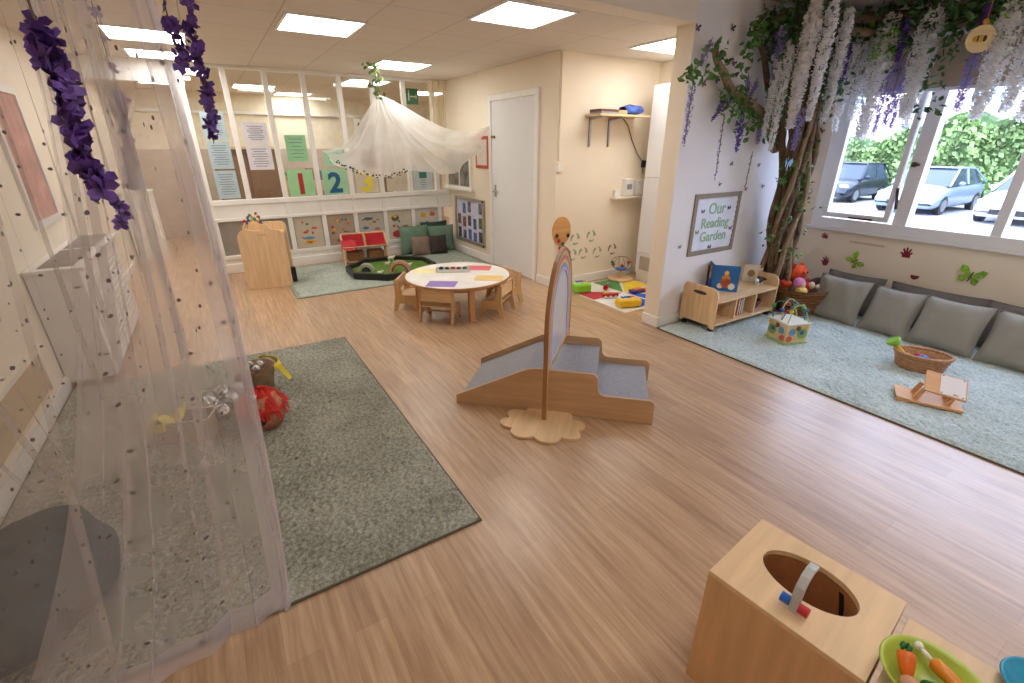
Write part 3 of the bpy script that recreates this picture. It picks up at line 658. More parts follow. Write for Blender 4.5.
def beadmaze(name, label, loc, s_, rz=0, seed=1, base=True):
    random.seed(seed); t = thing(name, label, 'bead maze', loc, rz)
    if base: box('base', M_birchx, -.14*s_, .14*s_, -.09*s_, .09*s_, 0, .02*s_, t, bevel=.003)
    cs = [('toy_red', (190, 36, 48)), ('toy_blue', (30, 96, 190)), ('toy_green', (50, 150, 70)), ('toy_yellow', (238, 200, 50))]
    for k in range(4):
        pts = []; y0 = (-.06+.04*k)*s_; a = .12*s_-.01*k*s_
        for i in range(25):
            u = i/24; pts.append((-a+2*a*u, y0+.03*s_*math.sin(u*9+k), (.02+.16*math.sin(PI*u)**.5+.035*math.sin(u*14+k*2)*math.sin(PI*u))*s_))
        B().tube(pts, .0035*s_, 6).obj('wire', mat('wire_%d' % k, [(150, 40, 50), (50, 80, 150), (50, 120, 80), (220, 200, 120)][k], .4), t)
        for q in range(3):
            i = 4+q*6+k; b = B(); b.ball(pts[i], .016*s_, n=10, m=6); nm, c_ = cs[(k+q) % 4]; b.obj('bead', mat(nm, c_, .35), t, smooth=True)
    return t
beadmaze('bead_maze', 'colourful wire bead maze on top of the wooden storage unit', (.33, 6.1, .618), 1.05, -.4, 2)
k = B(); k.box(-.03, .02, -.04, .04, 0, .18); tag(k.obj('dark_box', M_dark, loc=(.655, 6.12, .012), bevel=.01), 'small dark crate leaning behind the wooden storage unit', 'crate')

# ================================================================== PAPERS ON THE GLASS AND LOWER PANELS
def sheet(name, x0, x1, z0, z1, col, label, cat='paper', y=YP+.026, mk=None):
    m = mk or mat('sheet_%d_%d_%d' % col, col, .7, var=.05, scale=12)
    t = thing(name, label, cat, ((x0+x1)/2, y, z0)); box('sheet', m, -(x1-x0)/2, (x1-x0)/2, -.002, 0, 0, z1-z0, t); return t
def lines(t, w_, z0, z1, n, col=(120, 126, 140)):
    m = mat('print_grey', col, .7); b = B()
    for i in range(n):
        z = z0+(z1-z0)*i/(n-1); l = w_*(.8 if i % 3 else .6); b.box(-l/2, l/2, -.0028, -.002, z, z+.008)
    b.obj('printed_lines', m, t)
G = YP+.026
for i, (z0, z1) in enumerate(((1.62, 1.92), (1.29, 1.6), (.94, 1.27))):
    t = sheet('notice', .06, .30, z0, z1, (176, 196, 204), 'pale blue notice on the first glass pane, '+('topmost', 'middle one', 'lowest')[i]+' of three', 'notice'); lines(t, .2, .05, z1-z0-.05, 9)
for i, (z0, z1) in enumerate(((1.58, 1.82), (1.27, 1.56))):
    t = sheet('notice', .47, .75, z0, z1, (222, 218, 226), 'white printed notice on the second glass pane, '+('upper', 'lower')[i]+' of two', 'notice'); lines(t, .22, .04, z1-z0-.05, 8, (150, 150, 160))
t = sheet('notice', .93, 1.18, 1.36, 1.68, (150, 206, 158), 'green notice above the red number one poster', 'notice'); lines(t, .2, .05, .27, 6)
t = sheet('notice', 1.38, 1.62, 1.3, 1.5, (160, 214, 180), 'green sheet above the blue number two poster', 'notice'); lines(t, .18, .04, .15, 3)
def numposter(i, x0, ch, bgc, col, lb):
    t = sheet('number_poster', x0, x0+.32, .93, 1.26, bgc, lb, 'poster')
    text('number', ch, mat('num_'+ch, col, .5), t, (0, -.003, .03), .36, (PI/2, 0, 0), .001, bold=.012)
numposter(0, .88, '1', (160, 214, 160), (176, 44, 50), 'poster with a red number 1 on the glass partition')
numposter(1, 1.32, '2', (165, 214, 176), (20, 96, 140), 'poster with a blue number 2 on the glass partition')
numposter(2, 1.76, '3', (214, 204, 180), (232, 214, 40), 'poster with a yellow number 3 on the glass partition')
sheet('blind_panel', 2.2, 2.52, .93, 1.75, (206, 196, 178), 'plain beige sheet on the pane right of the number 3 poster')
t = sheet('house_poster', 2.62, 2.92, .93, 1.3, (196, 208, 214), 'pale poster with a small teal house, on the last glass pane', 'poster')
b = B(); b.prism([(-.06, 0), (.06, 0), (.06, .1), (0, .16), (-.06, .1)], (0, -.002, .17), (1, 0, 0), (0, 0, 1), (0, -.001, 0)); b.obj('house_picture', mat('teal_paint', (60, 120, 110), .6), t); lines(t, .12, .04, .14, 4)
random.seed(11)
pc = [(196, 70, 60), (232, 170, 40), (60, 130, 160), (90, 80, 80), (220, 120, 60), (90, 140, 90), (200, 90, 90), (140, 120, 100)]
def craft(i, base, n, lb, spots=None):
    x0 = PX[i]+.04; x1 = PX[i+1]-.04 if i < 7 else XD-.02
    t = sheet('craft_poster', x0, x1, .235, .655, base, lb, 'poster')
    w_ = (x1-x0)/2
    for k in range(n):
        c_ = pc[random.randrange(8)]; x = random.uniform(-w_+.05, w_-.05); z = random.uniform(.05, .37); a, c2 = random.uniform(.012, .035), random.uniform(.01, .025)
        if spots and k < len(spots): x, z, a, c2, c_ = spots[k]
        b = B(); 
        nn = random.choice((4, 6, 12)); pts = [(x+a*math.cos(2*PI*q/nn+.5), z+c2*math.sin(2*PI*q/nn+.5)) for q in range(nn)]
        b.prism(pts, (0, -.002, 0), (1, 0, 0), (0, 0, 1), (0, -.001-.0001*k, 0)); b.obj('picture_cutout', mat('cut_%d_%d_%d' % c_, c_, .6), t)
craft(2, (196, 186, 168), 12, 'lower panel with blue and yellow train cutouts, right of the wooden unit', [(-.02, .13, .08, .02, (70, 150, 190)), (0, .08, .10, .03, (226, 170, 50)), (-.02, .07, .06, .02, (150, 100, 40)), (.07, .26, .05, .02, (200, 90, 70)), (-.05, .21, .035, .018, (190, 80, 60))])
craft(3, (176, 158, 142), 26, 'lower panel densely covered in tiny brown speckled cutouts')
craft(4, (190, 184, 174), 10, 'lower panel with grey vehicle cutouts above the red cloth rack', [(-.04, .33, .09, .025, (90, 90, 104)), (.1, .31, .03, .02, (190, 130, 90)), (-.07, .2, .03, .02, (110, 110, 120)), (.08, .17, .045, .03, (190, 120, 110))])
craft(5, (206, 198, 184), 8, 'lower panel with a red square cutout at its bottom left', [(-.06, .07, .075, .06, (196, 60, 70)), (-.07, .31, .06, .05, (90, 84, 74)), (.08, .17, .05, .03, (160, 130, 100))])
craft(6, (216, 212, 204), 6, 'lower panel with a yellow sun cutout behind the green cushions', [(-.05, .32, .06, .05, (236, 186, 50)), (.1, .33, .05, .035, (200, 120, 60)), (0, .2, .03, .03, (160, 70, 70)), (.0, .13, .13, .03, (60, 90, 90))])

# ================================================================== BOOK RACK WITH RED CLOTHS, PLAY TRAY, CUSHIONS
t = thing('sling_rack', 'wooden rack with red cloth slings and wicker baskets below, by the partition', 'rack', (1.38, 6.62, 0), math.atan2(-.08, .60))
for x in (0, .60):
    B().prism([(-.02, 0), (.03, 0), (.10, .2), (.24, .2), (.25, 0), (.30, 0), (.29, .40), (.24, .41), (.04, .24)], (x-.01, 0, 0), (0, 1, 0), (0, 0, 1), (.02, 0, 0)).obj('side_frame', M_birchl, t, bevel=.002)
b = B(); b.cyl((0, .03, .25), (.6, .03, .25), .012); b.cyl((0, .25, .40), (.6, .25, .40), .012); b.box(0, .6, .05, .28, .03, .045); b.box(.29, .31, .04, .25, .24, .39); b.obj('rails', M_birchl, t)
mr_ = mat('red_felt', (176, 30, 44), .9); mr2 = mat('coral_felt', (206, 66, 72), .9)
for x0, x1 in ((.01, .285), (.315, .59)):
    b = B(); b.grid(lambda u, v: (x0+(x1-x0)*u, .02+.235*v, .262+.14*v-.05*math.sin(PI*v)), 6, 10); b.grid(lambda u, v: (x0+(x1-x0)*u, .245+.02*v, .41-.09*v), 6, 2); b.obj('cloth_sling', mr_, t, solid=.004)
b = B(); b.grid(lambda u, v: (-.02+.2*u+.05*v*math.sin(PI*u), .13-.13*v, .345-.02*abs(math.sin(u*5))-.12*v*(1-.35*abs(u-.4))), 8, 8); b.obj('draped_cloth', mr2, t, solid=.004)
M_wick = mat('wicker', (150, 104, 62), .8, var=.3, scale=60, bump=.6, bscale=120)
for x in (.05, .33):
    B().box(x, x+.22, .07, .26, .046, .17).obj('wicker_basket', M_wick, t, bevel=.01)

TT = (1.84, 6.02)
t = thing('play_tray', 'black octagonal play tray filled with green mat on the sage rug', 'tray', (TT[0], TT[1], .012))
oc = lambda r: [(r*math.cos(PI/4*i+PI/8), r*math.sin(PI/4*i+PI/8)*.92) for i in range(8)]
B().ring(oc(.60), oc(.545), (0, 0, 0), (1, 0, 0), (0, 1, 0), (0, 0, .085)).obj('rim', M_dark, t, bevel=.012)
B().prism(oc(.56), (0, 0, 0), (1, 0, 0), (0, 1, 0), (0, 0, .02)).obj('tray_floor', M_dark, t)
B().prism(oc(.54), (0, 0, .02), (1, 0, 0), (0, 1, 0), (0, 0, .012)).obj('grass_mat', mat('grass_green', (96, 132, 48), .9, var=.25, scale=40, bump=.5), t)
tz = .045
def archtoy(name, label, cat, px, py, r1, r2, col, a, d_=.05, extra=None):
    p = onz(px, py, tz); t = thing(name, label, cat, (p.x, p.y, tz), a)
    n = 14; o_ = [(r1*math.cos(PI*i/n), r1*math.sin(PI*i/n)) for i in range(n+1)]; i_ = [(r2*math.cos(PI*i/n), r2*math.sin(PI*i/n)) for i in range(n+1)]
    B().ring(o_, i_, (0, 0, 0), (1, 0, 0), (0, 0, 1), (0, d_, 0), closed=False).obj('outer_arch', mat(label.split()[0]+'_toy', col, .6), t)
    if extra:
        i2 = [((r2-.022)*math.cos(PI*i/n), (r2-.022)*math.sin(PI*i/n)) for i in range(n+1)]
        B().ring(i_, i2, (0, .002, 0), (1, 0, 0), (0, 0, 1), (0, d_-.004, 0), closed=False).obj('inner_arch', mat('inner_arch_%d' % extra[0], extra, .6), t)
    return t
archtoy('toy_arch', 'pink and red wooden rainbow arch in the black play tray', 'toy arch', 400, 272, .145, .11, (206, 164, 140), -.5, .05, (166, 66, 60))
t = archtoy('toy_cave', 'grey toy cave with dark opening in the black play tray', 'toy cave', 366, 272, .10, .065, (168, 164, 150), -.4, .09)
B().lathe([(.06, 0), (.05, .03), (0, .05)], (0, .05, 0), 12).obj('cave_rock', mat('dark_stone', (60, 58, 56), .8), t)
for px, py, s_, lb in ((387, 266, .03, 'small white toy sheep at the middle of the play tray'), (391, 261, .04, 'white toy animals at the far rim of the play tray'), (380, 275, .03, 'tiny white toy log at the near rim of the play tray'), (409, 267, .03, 'small white toy animal right of the rainbow arch')):
    p = onz(px, py, tz); t = thing('toy_animal', lb, 'toy animal', (p.x, p.y, tz)); B().ball((0, 0, s_*1.1), s_*1.2, s_*.7, s_*.7).obj('body', mat('toy_white', (226, 220, 204), .6), t, smooth=True)
    b = B(); [b.cyl((x*s_*.7, y*s_*.35, 0), (x*s_*.7, y*s_*.35, s_), s_*.16, 6) for x in (-1, 1) for y in (-1, 1)]; b.obj('legs', mat('toy_white', (226, 220, 204), .6), t); B().ball((s_*1.3, 0, s_*1.6), s_*.45).obj('head', mat('toy_white', (226, 220, 204), .6), t, smooth=True)

def cushion(name, label, loc, w_, h_, d_, m, rx=0, rz=0, rr=0, group=None, seam=True, cat='cushion'):
    """stands on its lower edge at loc, leaning back by rx (towards local +y)"""
    t = B()
    def f(s_):
        def g(u, v):
            a, c_ = 2*u-1, 2*v-1; e = max(0, (1-abs(a)**3.2))**.5*max(0, (1-abs(c_)**3.2))**.5
            pin = 1-.07*(1-abs(a)**2)*(abs(c_)**3); pin2 = 1-.07*(1-abs(c_)**2)*(abs(a)**3)
            wr = .012*math.sin(a*9+c_*4+w_*30)*e*(abs(a)+abs(c_))*.5
            return (a*w_/2*pin2, s_*(d_/2*e)+wr, h_/2+c_*h_/2*pin)
        return g
    t.grid(f(-1), 16, 16); t.grid(f(1), 16, 16)
    o = thing(name, label, cat, loc, 0, group); o.rotation_euler = Euler((-rx, rr, rz), 'XYZ')
    t.obj('cushion_cover', m, o, smooth=True)
    if seam:
        pts = []
        for k in range(64):
            q = k/16; s0 = int(q); r_ = q-s0
            u, v = ((r_, 0), (1, r_), (1-r_, 1), (0, 1-r_))[s0]
            pts.append(f(0)(u, v))
        B().tube(pts, .0045, 5, closed=True).obj('piping', m, o)
    return o
mgr = mat('sage_cloth', (110, 140, 120), .9, var=.08, bump=.2, bscale=200); mdg = mat('dark_green_cloth', (48, 74, 66), .9); mtp = mat('taupe_cloth', (140, 120, 106), .9); mbr = mat('dark_brown_cloth', (66, 56, 54), .9)
zf = .012
cushion('cushion', 'large sage green cushion leaning on the partition, left one', (2.50, 6.84, zf), .46, .42, .14, mgr, .14, 0)
cushion('cushion', 'large sage green cushion by the door-side wall, right one', (2.92, 6.80, zf), .42, .40, .14, mgr, .14, -.12)
cushion('cushion', 'dark green cushion peeking over the sage ones at the corner', (2.86, 6.93, zf+.02), .44, .43, .08, mdg, .02, 0)
cushion('cushion', 'small taupe cushion in front of the left sage cushion', (2.53, 6.68, zf), .29, .28, .1, mtp, .16, -.05)
cushion('cushion', 'small dark brown cushion in front of the right sage cushion', (2.80, 6.64, zf), .26, .28, .1, mbr, .16, -.1)

# ================================================================== THINGS ON THE DOOR SIDE WALL
t = thing('noticeboard', 'aluminium-framed noticeboard with small photographs beside the white door', 'noticeboard', (XD-.001, 6.33, .52), -PI/2)
hw_, hh_ = .47, .33
B().ring([(-hw_, -hh_), (hw_, -hh_), (hw_, hh_), (-hw_, hh_)], [(-hw_+.05, -hh_+.05), (hw_-.05, -hh_+.05), (hw_-.05, hh_-.04), (-hw_+.05, hh_-.04)], (0, 0, 0), (1, 0, 0), (0, 0, 1), (0, -.03, 0)).obj('frame', mat('aluminium', (176, 168, 158), .4, .5), t, bevel=.003)
box('backing', mat('board_lilac', (206, 206, 224), .7), -hw_+.05, hw_-.05, -.012, 0, -hh_+.05, hh_-.04, t)
random.seed(4)
for i in range(5):
    for j_ in range(3):
        if (i, j_) in ((0, 0), (3, 0)): continue
        x = -.34+i*.17; z = .2-.2*j_-.03*(i % 2); c_ = [(90, 120, 180), (120, 96, 84), (84, 84, 90), (110, 110, 130), (110, 120, 80), (150, 96, 86)][random.randrange(6)]
        ph = box('photograph', mat('photo_%d_%d_%d' % c_, c_, .4, var=.5, scale=30), x-.05, x+.05, -.015, -.012, z-.075, z+.075, t)
b = B(); b.ball((hw_-.02, -.03, hh_-.02), .018); b.ball((hw_-.02, -.03, -hh_+.02), .018); b.obj('corner_fixing', M_dark, t)
# hatch with sill
t = thing('window_3', '', '', (XD, 6.62, 0), -PI/2); del t['label']; del t['category']; struct(t)
b = B(); b.ring([(-.44, .96), (.40, .96), (.40, 1.5), (-.44, 1.5)], [(-.39, 1.0), (.35, 1.0), (.35, 1.45), (-.39, 1.45)], (0, 0, 0), (1, 0, 0), (0, 0, 1), (0, -.03, 0)); b.box(-.46, .44, -.06, 0, .94, .97); b.box(-.01, .01, -.02, 0, 1.0, 1.45)
struct(b.obj('window_frame', M_white, t)); struct(box('window_pane', mat('hatch_glass', (128, 124, 112), .1, var=.4, scale=8), -.39, .35, -.008, -.001, 1.0, 1.45, t))
t = thing('framed_notice', 'red-framed notice with white sheet beside the white door', 'notice', (XD-.001, 5.90, 1.27), -PI/2)
B().ring([(-.18, 0), (.18, 0), (.18, .40), (-.18, .40)], [(-.14, .04), (.14, .04), (.14, .36), (-.14, .36)], (0, 0, 0), (1, 0, 0), (0, 0, 1), (0, -.015, 0)).obj('red_frame', mat('frame_red', (196, 74, 66), .5), t)
box('sheet', mat('sheet_pale', (226, 214, 204), .6), -.14, .14, -.008, 0, .04, .36, t); lines(t, .1, .1, .3, 5); bpy.data.objects['red_frame']['label'] = 'red frame'
t.children[-1].location = (0, -.008, 0)

# ================================================================== ALCOVE WALL
t = thing('wall_shelf', 'plywood wall shelf on grey brackets high in the cream alcove', 'shelf', (3.56, YS, 1.84))
box('shelf_board', M_birchx, 0, .72, -.25, 0, 0, .02, t, bevel=.002)
for x in (.06, .34): B().prism([(0, 0), (-.22, 0), (-.22, -.012), (-.02, -.03), (-.02, -.3), (0, -.3)], (x, 0, 0), (0, 1, 0), (0, 0, 1), (.02, 0, 0)).obj('bracket', M_steel, t)
t = thing('folded_stack', 'stack of dark folders with a silver edge on the wall shelf', 'folders', (3.58, 4.1, 1.86))
box('upper_folder', mat('folder_maroon', (104, 60, 60), .6), .0, .22, -.08, .1, .022, .045, t); box('lower_folder', mat('folder_grey', (150, 150, 156), .4), .0, .24, -.09, .1, 0, .02, t)
t = thing('blue_packet', 'crumpled blue plastic pack on the wall shelf', 'packet', (3.98, 4.11, 1.86))
b = B()
random.seed(9)
def pk(u, v):
    a = u*2*PI; r_ = 1+.12*math.sin(a*3+v*9); return (-.02+.28*v, .08*math.cos(a)*r_*math.sin(PI*(.12+.76*v))**.5, .055+.05*math.sin(a)*r_*math.sin(PI*(.12+.76*v))**.5)
b.grid(pk, 16, 10); b.obj('pack', mat('pack_blue', (62, 96, 190), .3, var=.5, scale=14), t); 
tag(box('wooden_block_box', M_ply, 3.83, 3.95, 4.02, 4.18, 1.861, 1.9), 'small wooden box between folders and blue pack on the shelf', 'box')
t = thing('power_cable', 'thin grey cable hanging from the wall shelf to the socket box', 'cable', (0, 0, 0))
P3 = [ony(x, y, YS-.01) for x, y in ((606, 116), (622, 117), (628, 125), (632, 140), (637, 153), (643, 163))]
b = B(); b.tube(P3, .006, 6); b.tube([P3[-1], P3[-1]+Vector((.01, 0, -.12))], .008, 6); b.obj('cable', mat('cable_grey', (130, 122, 110), .6), t); b = B(); b.box(P3[-1].x-.02, P3[-1].x+.03, YS-.05, YS-.001, P3[-1].z-.05, P3[-1].z+.03); b.obj('plug', M_dark, t)
t = thing('socket_box', 'cream boxed-in ledge with white control boxes in the alcove', 'ledge', (4.02, YS, .97))
box('ledge', M_wall, 0, .5, -.09, 0, 0, .02, t); box('small_box', M_white, .03, .11, -.05, 0, .02, .1, t, bevel=.004); box('control_box', M_white, .17, .31, -.06, 0, .03, .22, t, bevel=.004); box('second_control_box', M_white, .36, .48, -.06, 0, .03, .2, t, bevel=.004); B().box(.2, .28, -.063, -.06, .1, .16).obj('display', mat('display_grey', (150, 156, 160), .3), t)
t = thing('ladybird_plaque', 'oval wooden plaque with dangling ladybird shapes on the cream wall', 'plaque', (3.30, YS-.001, .66))
B().prism(circ(.13, 32, ry=.155), (0, 0, 0), (1, 0, 0), (0, 0, 1), (0, -.015, 0)).obj('oval_board', wood('plaque_wood', (214, 160, 100), 0), t)
for x, z, n_, c_ in ((-.07, -.05, 'black', (50, 44, 40)), (.09, -.06, 'black', (50, 44, 40)), (-.04, -.11, 'red', (180, 44, 40)), (.02, -.15, 'green', (60, 110, 60)), (-.02, -.2, 'red', (180, 44, 40)), (.04, -.2, 'brown', (140, 90, 60))): B().ball((x, -.022, z), .024, .01, .024).obj('dangling_shape', mat('bug_'+n_, c_, .5), t, smooth=True)
nl = ['upper left', 'upper right', 'lower left', 'lower middle', 'lower right', 'half-hidden lowest left']
for (x, y), n_ in zip(((575, 239), (591, 236), (583, 253), (597, 252), (612, 249), (572, 255)), nl):
    p = ony(x, y, YS-.0); t = thing('wall_sticker', 'pale green swirl sticker, '+n_+' of the cluster on the alcove wall', 'sticker', (p.x, YS-.0005, p.z))
    col = (156, 172, 138) if x != 612 else (150, 120, 96)
    if x == 612: t['label'] = 'brown ring sticker, rightmost of the cluster on the alcove wall'
    for k in range(3):
        a0 = k*2*PI/3; o_ = [(.07*math.cos(a0+i*.28), .07*math.sin(a0+i*.28)) for i in range(6)]; i_ = [((.030+.028*i/5)*math.cos(a0+i*.28), (.042+.02*i/5)*math.sin(a0+i*.28)) for i in range(6)]
        B().ring(o_, i_, (0, 0, 0), (1, 0, 0), (0, 0, 1), (0, -.001, 0), closed=False).obj('swirl', mat('swirl_%d' % col[0], col, .6), t)
t = thing('tall_cupboard', 'tall white built-in cupboard doors at the right side of the alcove', 'cupboard', (4.31, 2.9, 0))
box('carcass', M_white, 0, .32, 0, 1.11, .1, 2.16, t); box('upper_door', M_upvc, -.018, 0, .01, 1.10, 1.22, 2.15, t, bevel=.003); box('lower_door', M_upvc, -.018, 0, .01, 1.10, .36, 1.21, t, bevel=.003)
B().ring([(.01, .1), (1.10, .1), (1.10, .35), (.01, .35)], [(.06, .14), (1.05, .14), (1.05, .31), (.06, .31)], (-.012, 0, 0), (0, 1, 0), (0, 0, 1), (.012, 0, 0)).obj('vent_frame', M_upvc, t); box('vent_panel', mat('vent_grey', (180, 172, 160), .6), -.003, .0, .06, 1.05, .14, .31, t); box('plinth', M_white, .01, .3, .01, 1.1, 0, .1, t)

# play mat and toys
def onm(x, y): return onz(x, y, .01)
PMx0, PMx1, PMy0, PMy1 = 3.28, 4.25, 3.12, 4.15
t = thing('play_mat', 'brightly coloured flower-segment play mat in the alcove', 'mat', ((PMx0+PMx1)/2, (PMy0+PMy1)/2, 0)); a_, c_ = (PMx1-PMx0)/2, (PMy1-PMy0)/2
box('mat_base', mat('mat_cream', (226, 222, 210), .8), -a_, a_, -c_, c_, 0, .006, t)
segs = [((236, 206, 60), 0), ((240, 130, 40), 1), ((40, 100, 200), 2), ((226, 226, 220), 3), ((190, 50, 60), 4), ((70, 130, 70), 5)]
for i in range(8):
    a0 = PI/4*i+.1; colr = [(236, 206, 60), (80, 140, 70), (226, 222, 214), (192, 58, 70), (228, 226, 220), (226, 222, 214), (40, 96, 196), (244, 150, 50)][i]
    pts = [(.02*math.cos(a0+.39), .02*math.sin(a0+.39))]
    for k in range(9):
        a = a0+.04+(.7)*k/8; rr_ = min(a_/max(abs(math.cos(a)), 1e-6), c_/max(abs(math.sin(a)), 1e-6))*.97; pts.append((rr_*math.cos(a), rr_*math.sin(a)))
    B().prism(pts, (0, 0, .006), (1, 0, 0), (0, 1, 0), (0, 0, .001)).obj('colour_segment', mat('seg_%d_%d' % colr[:2], colr, .8), t)
B().prism(circ(.17, 24, cx=-.16, cy=-.30), (0, 0, .007), (1, 0, 0), (0, 1, 0), (0, 0, .001)).obj('blue_spot', mat('seg_40_96', (40, 96, 196), .8), t)
def keytoy(label, p, rz, col, w_=.24, d_=.13, h_=.07):
    t = thing('toy_phone', label, 'toy', (p.x, p.y, .012), rz); m = mat('plastic_'+label.split()[0], col, .35)
    box('toy_body', m, -w_/2, w_/2, -d_/2, d_/2, 0, h_, t, bevel=.02); b = B()
    box('key_panel', M_white, -w_*.35, w_*.35, -d_*.1, d_*.4, h_, h_+.006, t, bevel=.002)
    for i, c__ in enumerate(((40, 90, 190), (40, 150, 160), (50, 60, 80), (240, 120, 50))):
        B().box(-w_*.3+i*w_*.16, -w_*.3+i*w_*.16+w_*.1, -d_*.02, d_*.3, h_+.006, h_+.014).obj('key', mat('key_%d' % c__[0], c__, .4), t)
    return t
keytoy('yellow chunky toy vehicle with blue and white keys on the play mat', onz(628, 304, .03), -.25, (244, 200, 40), .25, .14, .08)
keytoy('green chunky electronic toy at the left edge of the play mat', onz(581, 288, .05), -.3, (140, 216, 60), .2, .16, .10)
p = onz(610, 296, .03); t = thing('toy_train', 'small red and white toy train beside the yellow toy', 'toy', (p.x, p.y, .012), -.4)
box('train_body', mat('toy_red', (190, 36, 48), .35), -.09, .09, -.025, .025, .015, .05, t, bevel=.006); box('roof', mat('toy_yellow', (238, 200, 50), .4), -.08, -.03, -.02, .02, .05, .065, t); 
for x in (-.06, 0, .06): B().cyl((x, -.03, .015), (x, .03, .015), .015, 10).obj('wheel', M_white, t)
p = onz(606, 288, .03); t = thing('toy_rattle', 'red rattle bottle toy lying in the middle of the play mat', 'toy', (p.x, p.y, .012), .6)
B().cyl((-.04, 0, .03), (.03, 0, .03), .028, 14).obj('red_drum', mat('toy_red', (190, 36, 48), .35), t); B().cyl((.03, 0, .03), (.09, 0, .035), .016, 10).obj('clear_tube', mat('grey_clear', (190, 190, 196), .2), t); B().ball((.10, 0, .036), .024).obj('grey_cap', mat('cap_grey', (110, 116, 130), .4), t, smooth=True)
p = onz(637, 291, .02); t = thing('toy_boat', 'purple and orange flat toy at the right edge of the mat', 'toy', (p.x, p.y, .012)); box('hull', mat('toy_purple', (92, 70, 140), .5), -.09, .09, -.05, .05, 0, .03, t, bevel=.01); box('deck', mat('toy_orange', (236, 130, 60), .5), -.06, .06, -.03, .03, .03, .04, t)
p = onz(620, 280, .0)
t = thing('activity_tree', 'round wooden base toy with looping wire and coloured beads on the play mat', 'toy', (p.x, p.y, .012))
B().lathe([(0, 0), (.15, 0), (.155, .012), (.15, .022), (0, .022)], n=32).obj('round_base', M_birchx, t); B().cyl((0, 0, .02), (0, 0, .12), .02, 12).obj('post', M_birch, t)
for k in range(3):
    pts = [(.13*math.cos(2*PI*i/24)*math.cos(k*1.05), .13*math.cos(2*PI*i/24)*math.sin(k*1.05), .2+.085*math.sin(2*PI*i/24)) for i in range(24)]
    B().tube(pts, .004, 6, closed=True).obj('wire_loop', mat('wire_grey', (150, 130, 116), .5), t)
B().lathe([(0, .12), (.07, .125), (.07, .14), (0, .145)], n=20).obj('blue_disc', mat('toy_blue', (30, 96, 190), .35), t)
for a, n_, c__ in ((0, 'toy_red', (190, 36, 48)), (2, 'toy_green', (50, 150, 70)), (4, 'toy_brown', (120, 70, 60)), (3, 'toy_brown', (120, 70, 60))): B().ball((.12*math.cos(a), .12*math.sin(a), .2), .02).obj('bead', mat(n_, c__, .35), t, smooth=True)
# ================================================================== READING GARDEN
t = thing('reading_board', 'grey-framed sign reading Our Reading Garden on the pale wall', 'sign', (3.855, YG-.001, .895), 0)
hw_, hh_ = .325, .27
B().ring([(-hw_, -hh_), (hw_, -hh_), (hw_, hh_), (-hw_, hh_)], [(-hw_+.04, -hh_+.04), (hw_-.04, -hh_+.04), (hw_-.04, hh_-.04), (-hw_+.04, hh_-.04)], (0, 0, 0), (1, 0, 0), (0, 0, 1), (0, -.012, 0)).obj('border', mat('hessian_grey', (150, 138, 124), .9, bump=.3), t)
pts = []
sw, sh = hw_-.052, hh_-.052
def scal(p, q, n):
    for i in range(n*4):
        u = i/(n*4); x = p[0]+(q[0]-p[0])*u; z = p[1]+(q[1]-p[1])*u; d_ = math.hypot(q[0]-p[0], q[1]-p[1]); nx, nz = (q[1]-p[1])/d_, -(q[0]-p[0])/d_
        k = .016*abs(math.sin(PI*u*n)); pts.append((x+nx*k, z+nz*k))
scal((-sw, -sh), (sw, -sh), 12); scal((sw, -sh), (sw, sh), 10); scal((sw, sh), (-sw, sh), 12); scal((-sw, sh), (-sw, -sh), 10)
B().prism(pts, (0, -.003, 0), (1, 0, 0), (0, 0, 1), (0, -.004, 0)).obj('paper_sheet', mat('board_white', (226, 230, 240), .6), t)
mgt = mat('letter_green', (150, 186, 150), .5)
for i, (w__, z) in enumerate((('Our', .09), ('Reading', -.03), ('Garden', -.15))): text('lettering', w__, mgt, t, (0, -.009, z), .14 if i == 0 else .125, (PI/2, 0, 0), .0015, bold=.002)
for x, z, c__ in ((-.2, .12, (120, 60, 110)), (.17, .13, (70, 60, 130)), (-.03, -.21, (60, 50, 90)), (.24, -.06, (150, 90, 130)), (-.24, -.06, (110, 140, 90))):
    b = B()
    for s_ in (-1, 1): b.prism([(0, 0), (s_*.02, .022), (s_*.024, .0), (s_*.012, -.016)], (x, -.009, z), (1, 0, 0), (0, 0, 1), (0, -.002, 0))
    b.obj('butterfly', mat('bfly_%d' % c__[0], c__, .6), t)

# bookcase
X0, X1, Y0, Y1 = 3.51, 4.44, 2.29, 2.655
t = thing('book_trolley', 'low birch book trolley with open shelf bays and curved ends', 'bookcase', (X0, Y0, 0))
D2 = Y1-Y0; LN = X1-X0
ep = [(0, .05), (.03, .05), (.05, .075), (D2-.05, .075), (D2-.03, .05), (D2, .05), (D2, .36)]+arc(D2-.05, .365, .05, 0, 90, 4)+arc(.07, .345, .07, 90, 180, 4)
for x in (0, LN-.018):
    o = B().prism(ep, (x, 0, 0), (0, 1, 0), (0, 0, 1), (.018, 0, 0)).obj('end_panel', M_birchl, t, bevel=.002)
    N = 20
    b = B(); sl = [(D2/2+.07*math.cos(a)*(1 if abs(math.cos(a)) < .9 else 1), .35+.016*math.sin(a)) for a in [2*PI*i/N for i in range(N)]]; b.prism(sl, (x-.001, 0, 0), (0, 1, 0), (0, 0, 1), (.020, 0, 0)); b.obj('handle_slot', mat('slot_dark', (70, 60, 56), .8), o)
box('top_shelf', M_birchx, .018, LN-.018, 0, D2, .285, .303, t); box('bottom_shelf', M_birchx, .018, LN-.018, 0, D2, .075, .093, t); box('back_panel', M_birchx, .018, LN-.018, D2-.01, D2, .093, .285, t)
for x in (.30, .60): box('divider', M_birch, x, x+.016, .01, D2-.01, .093, .285, t)
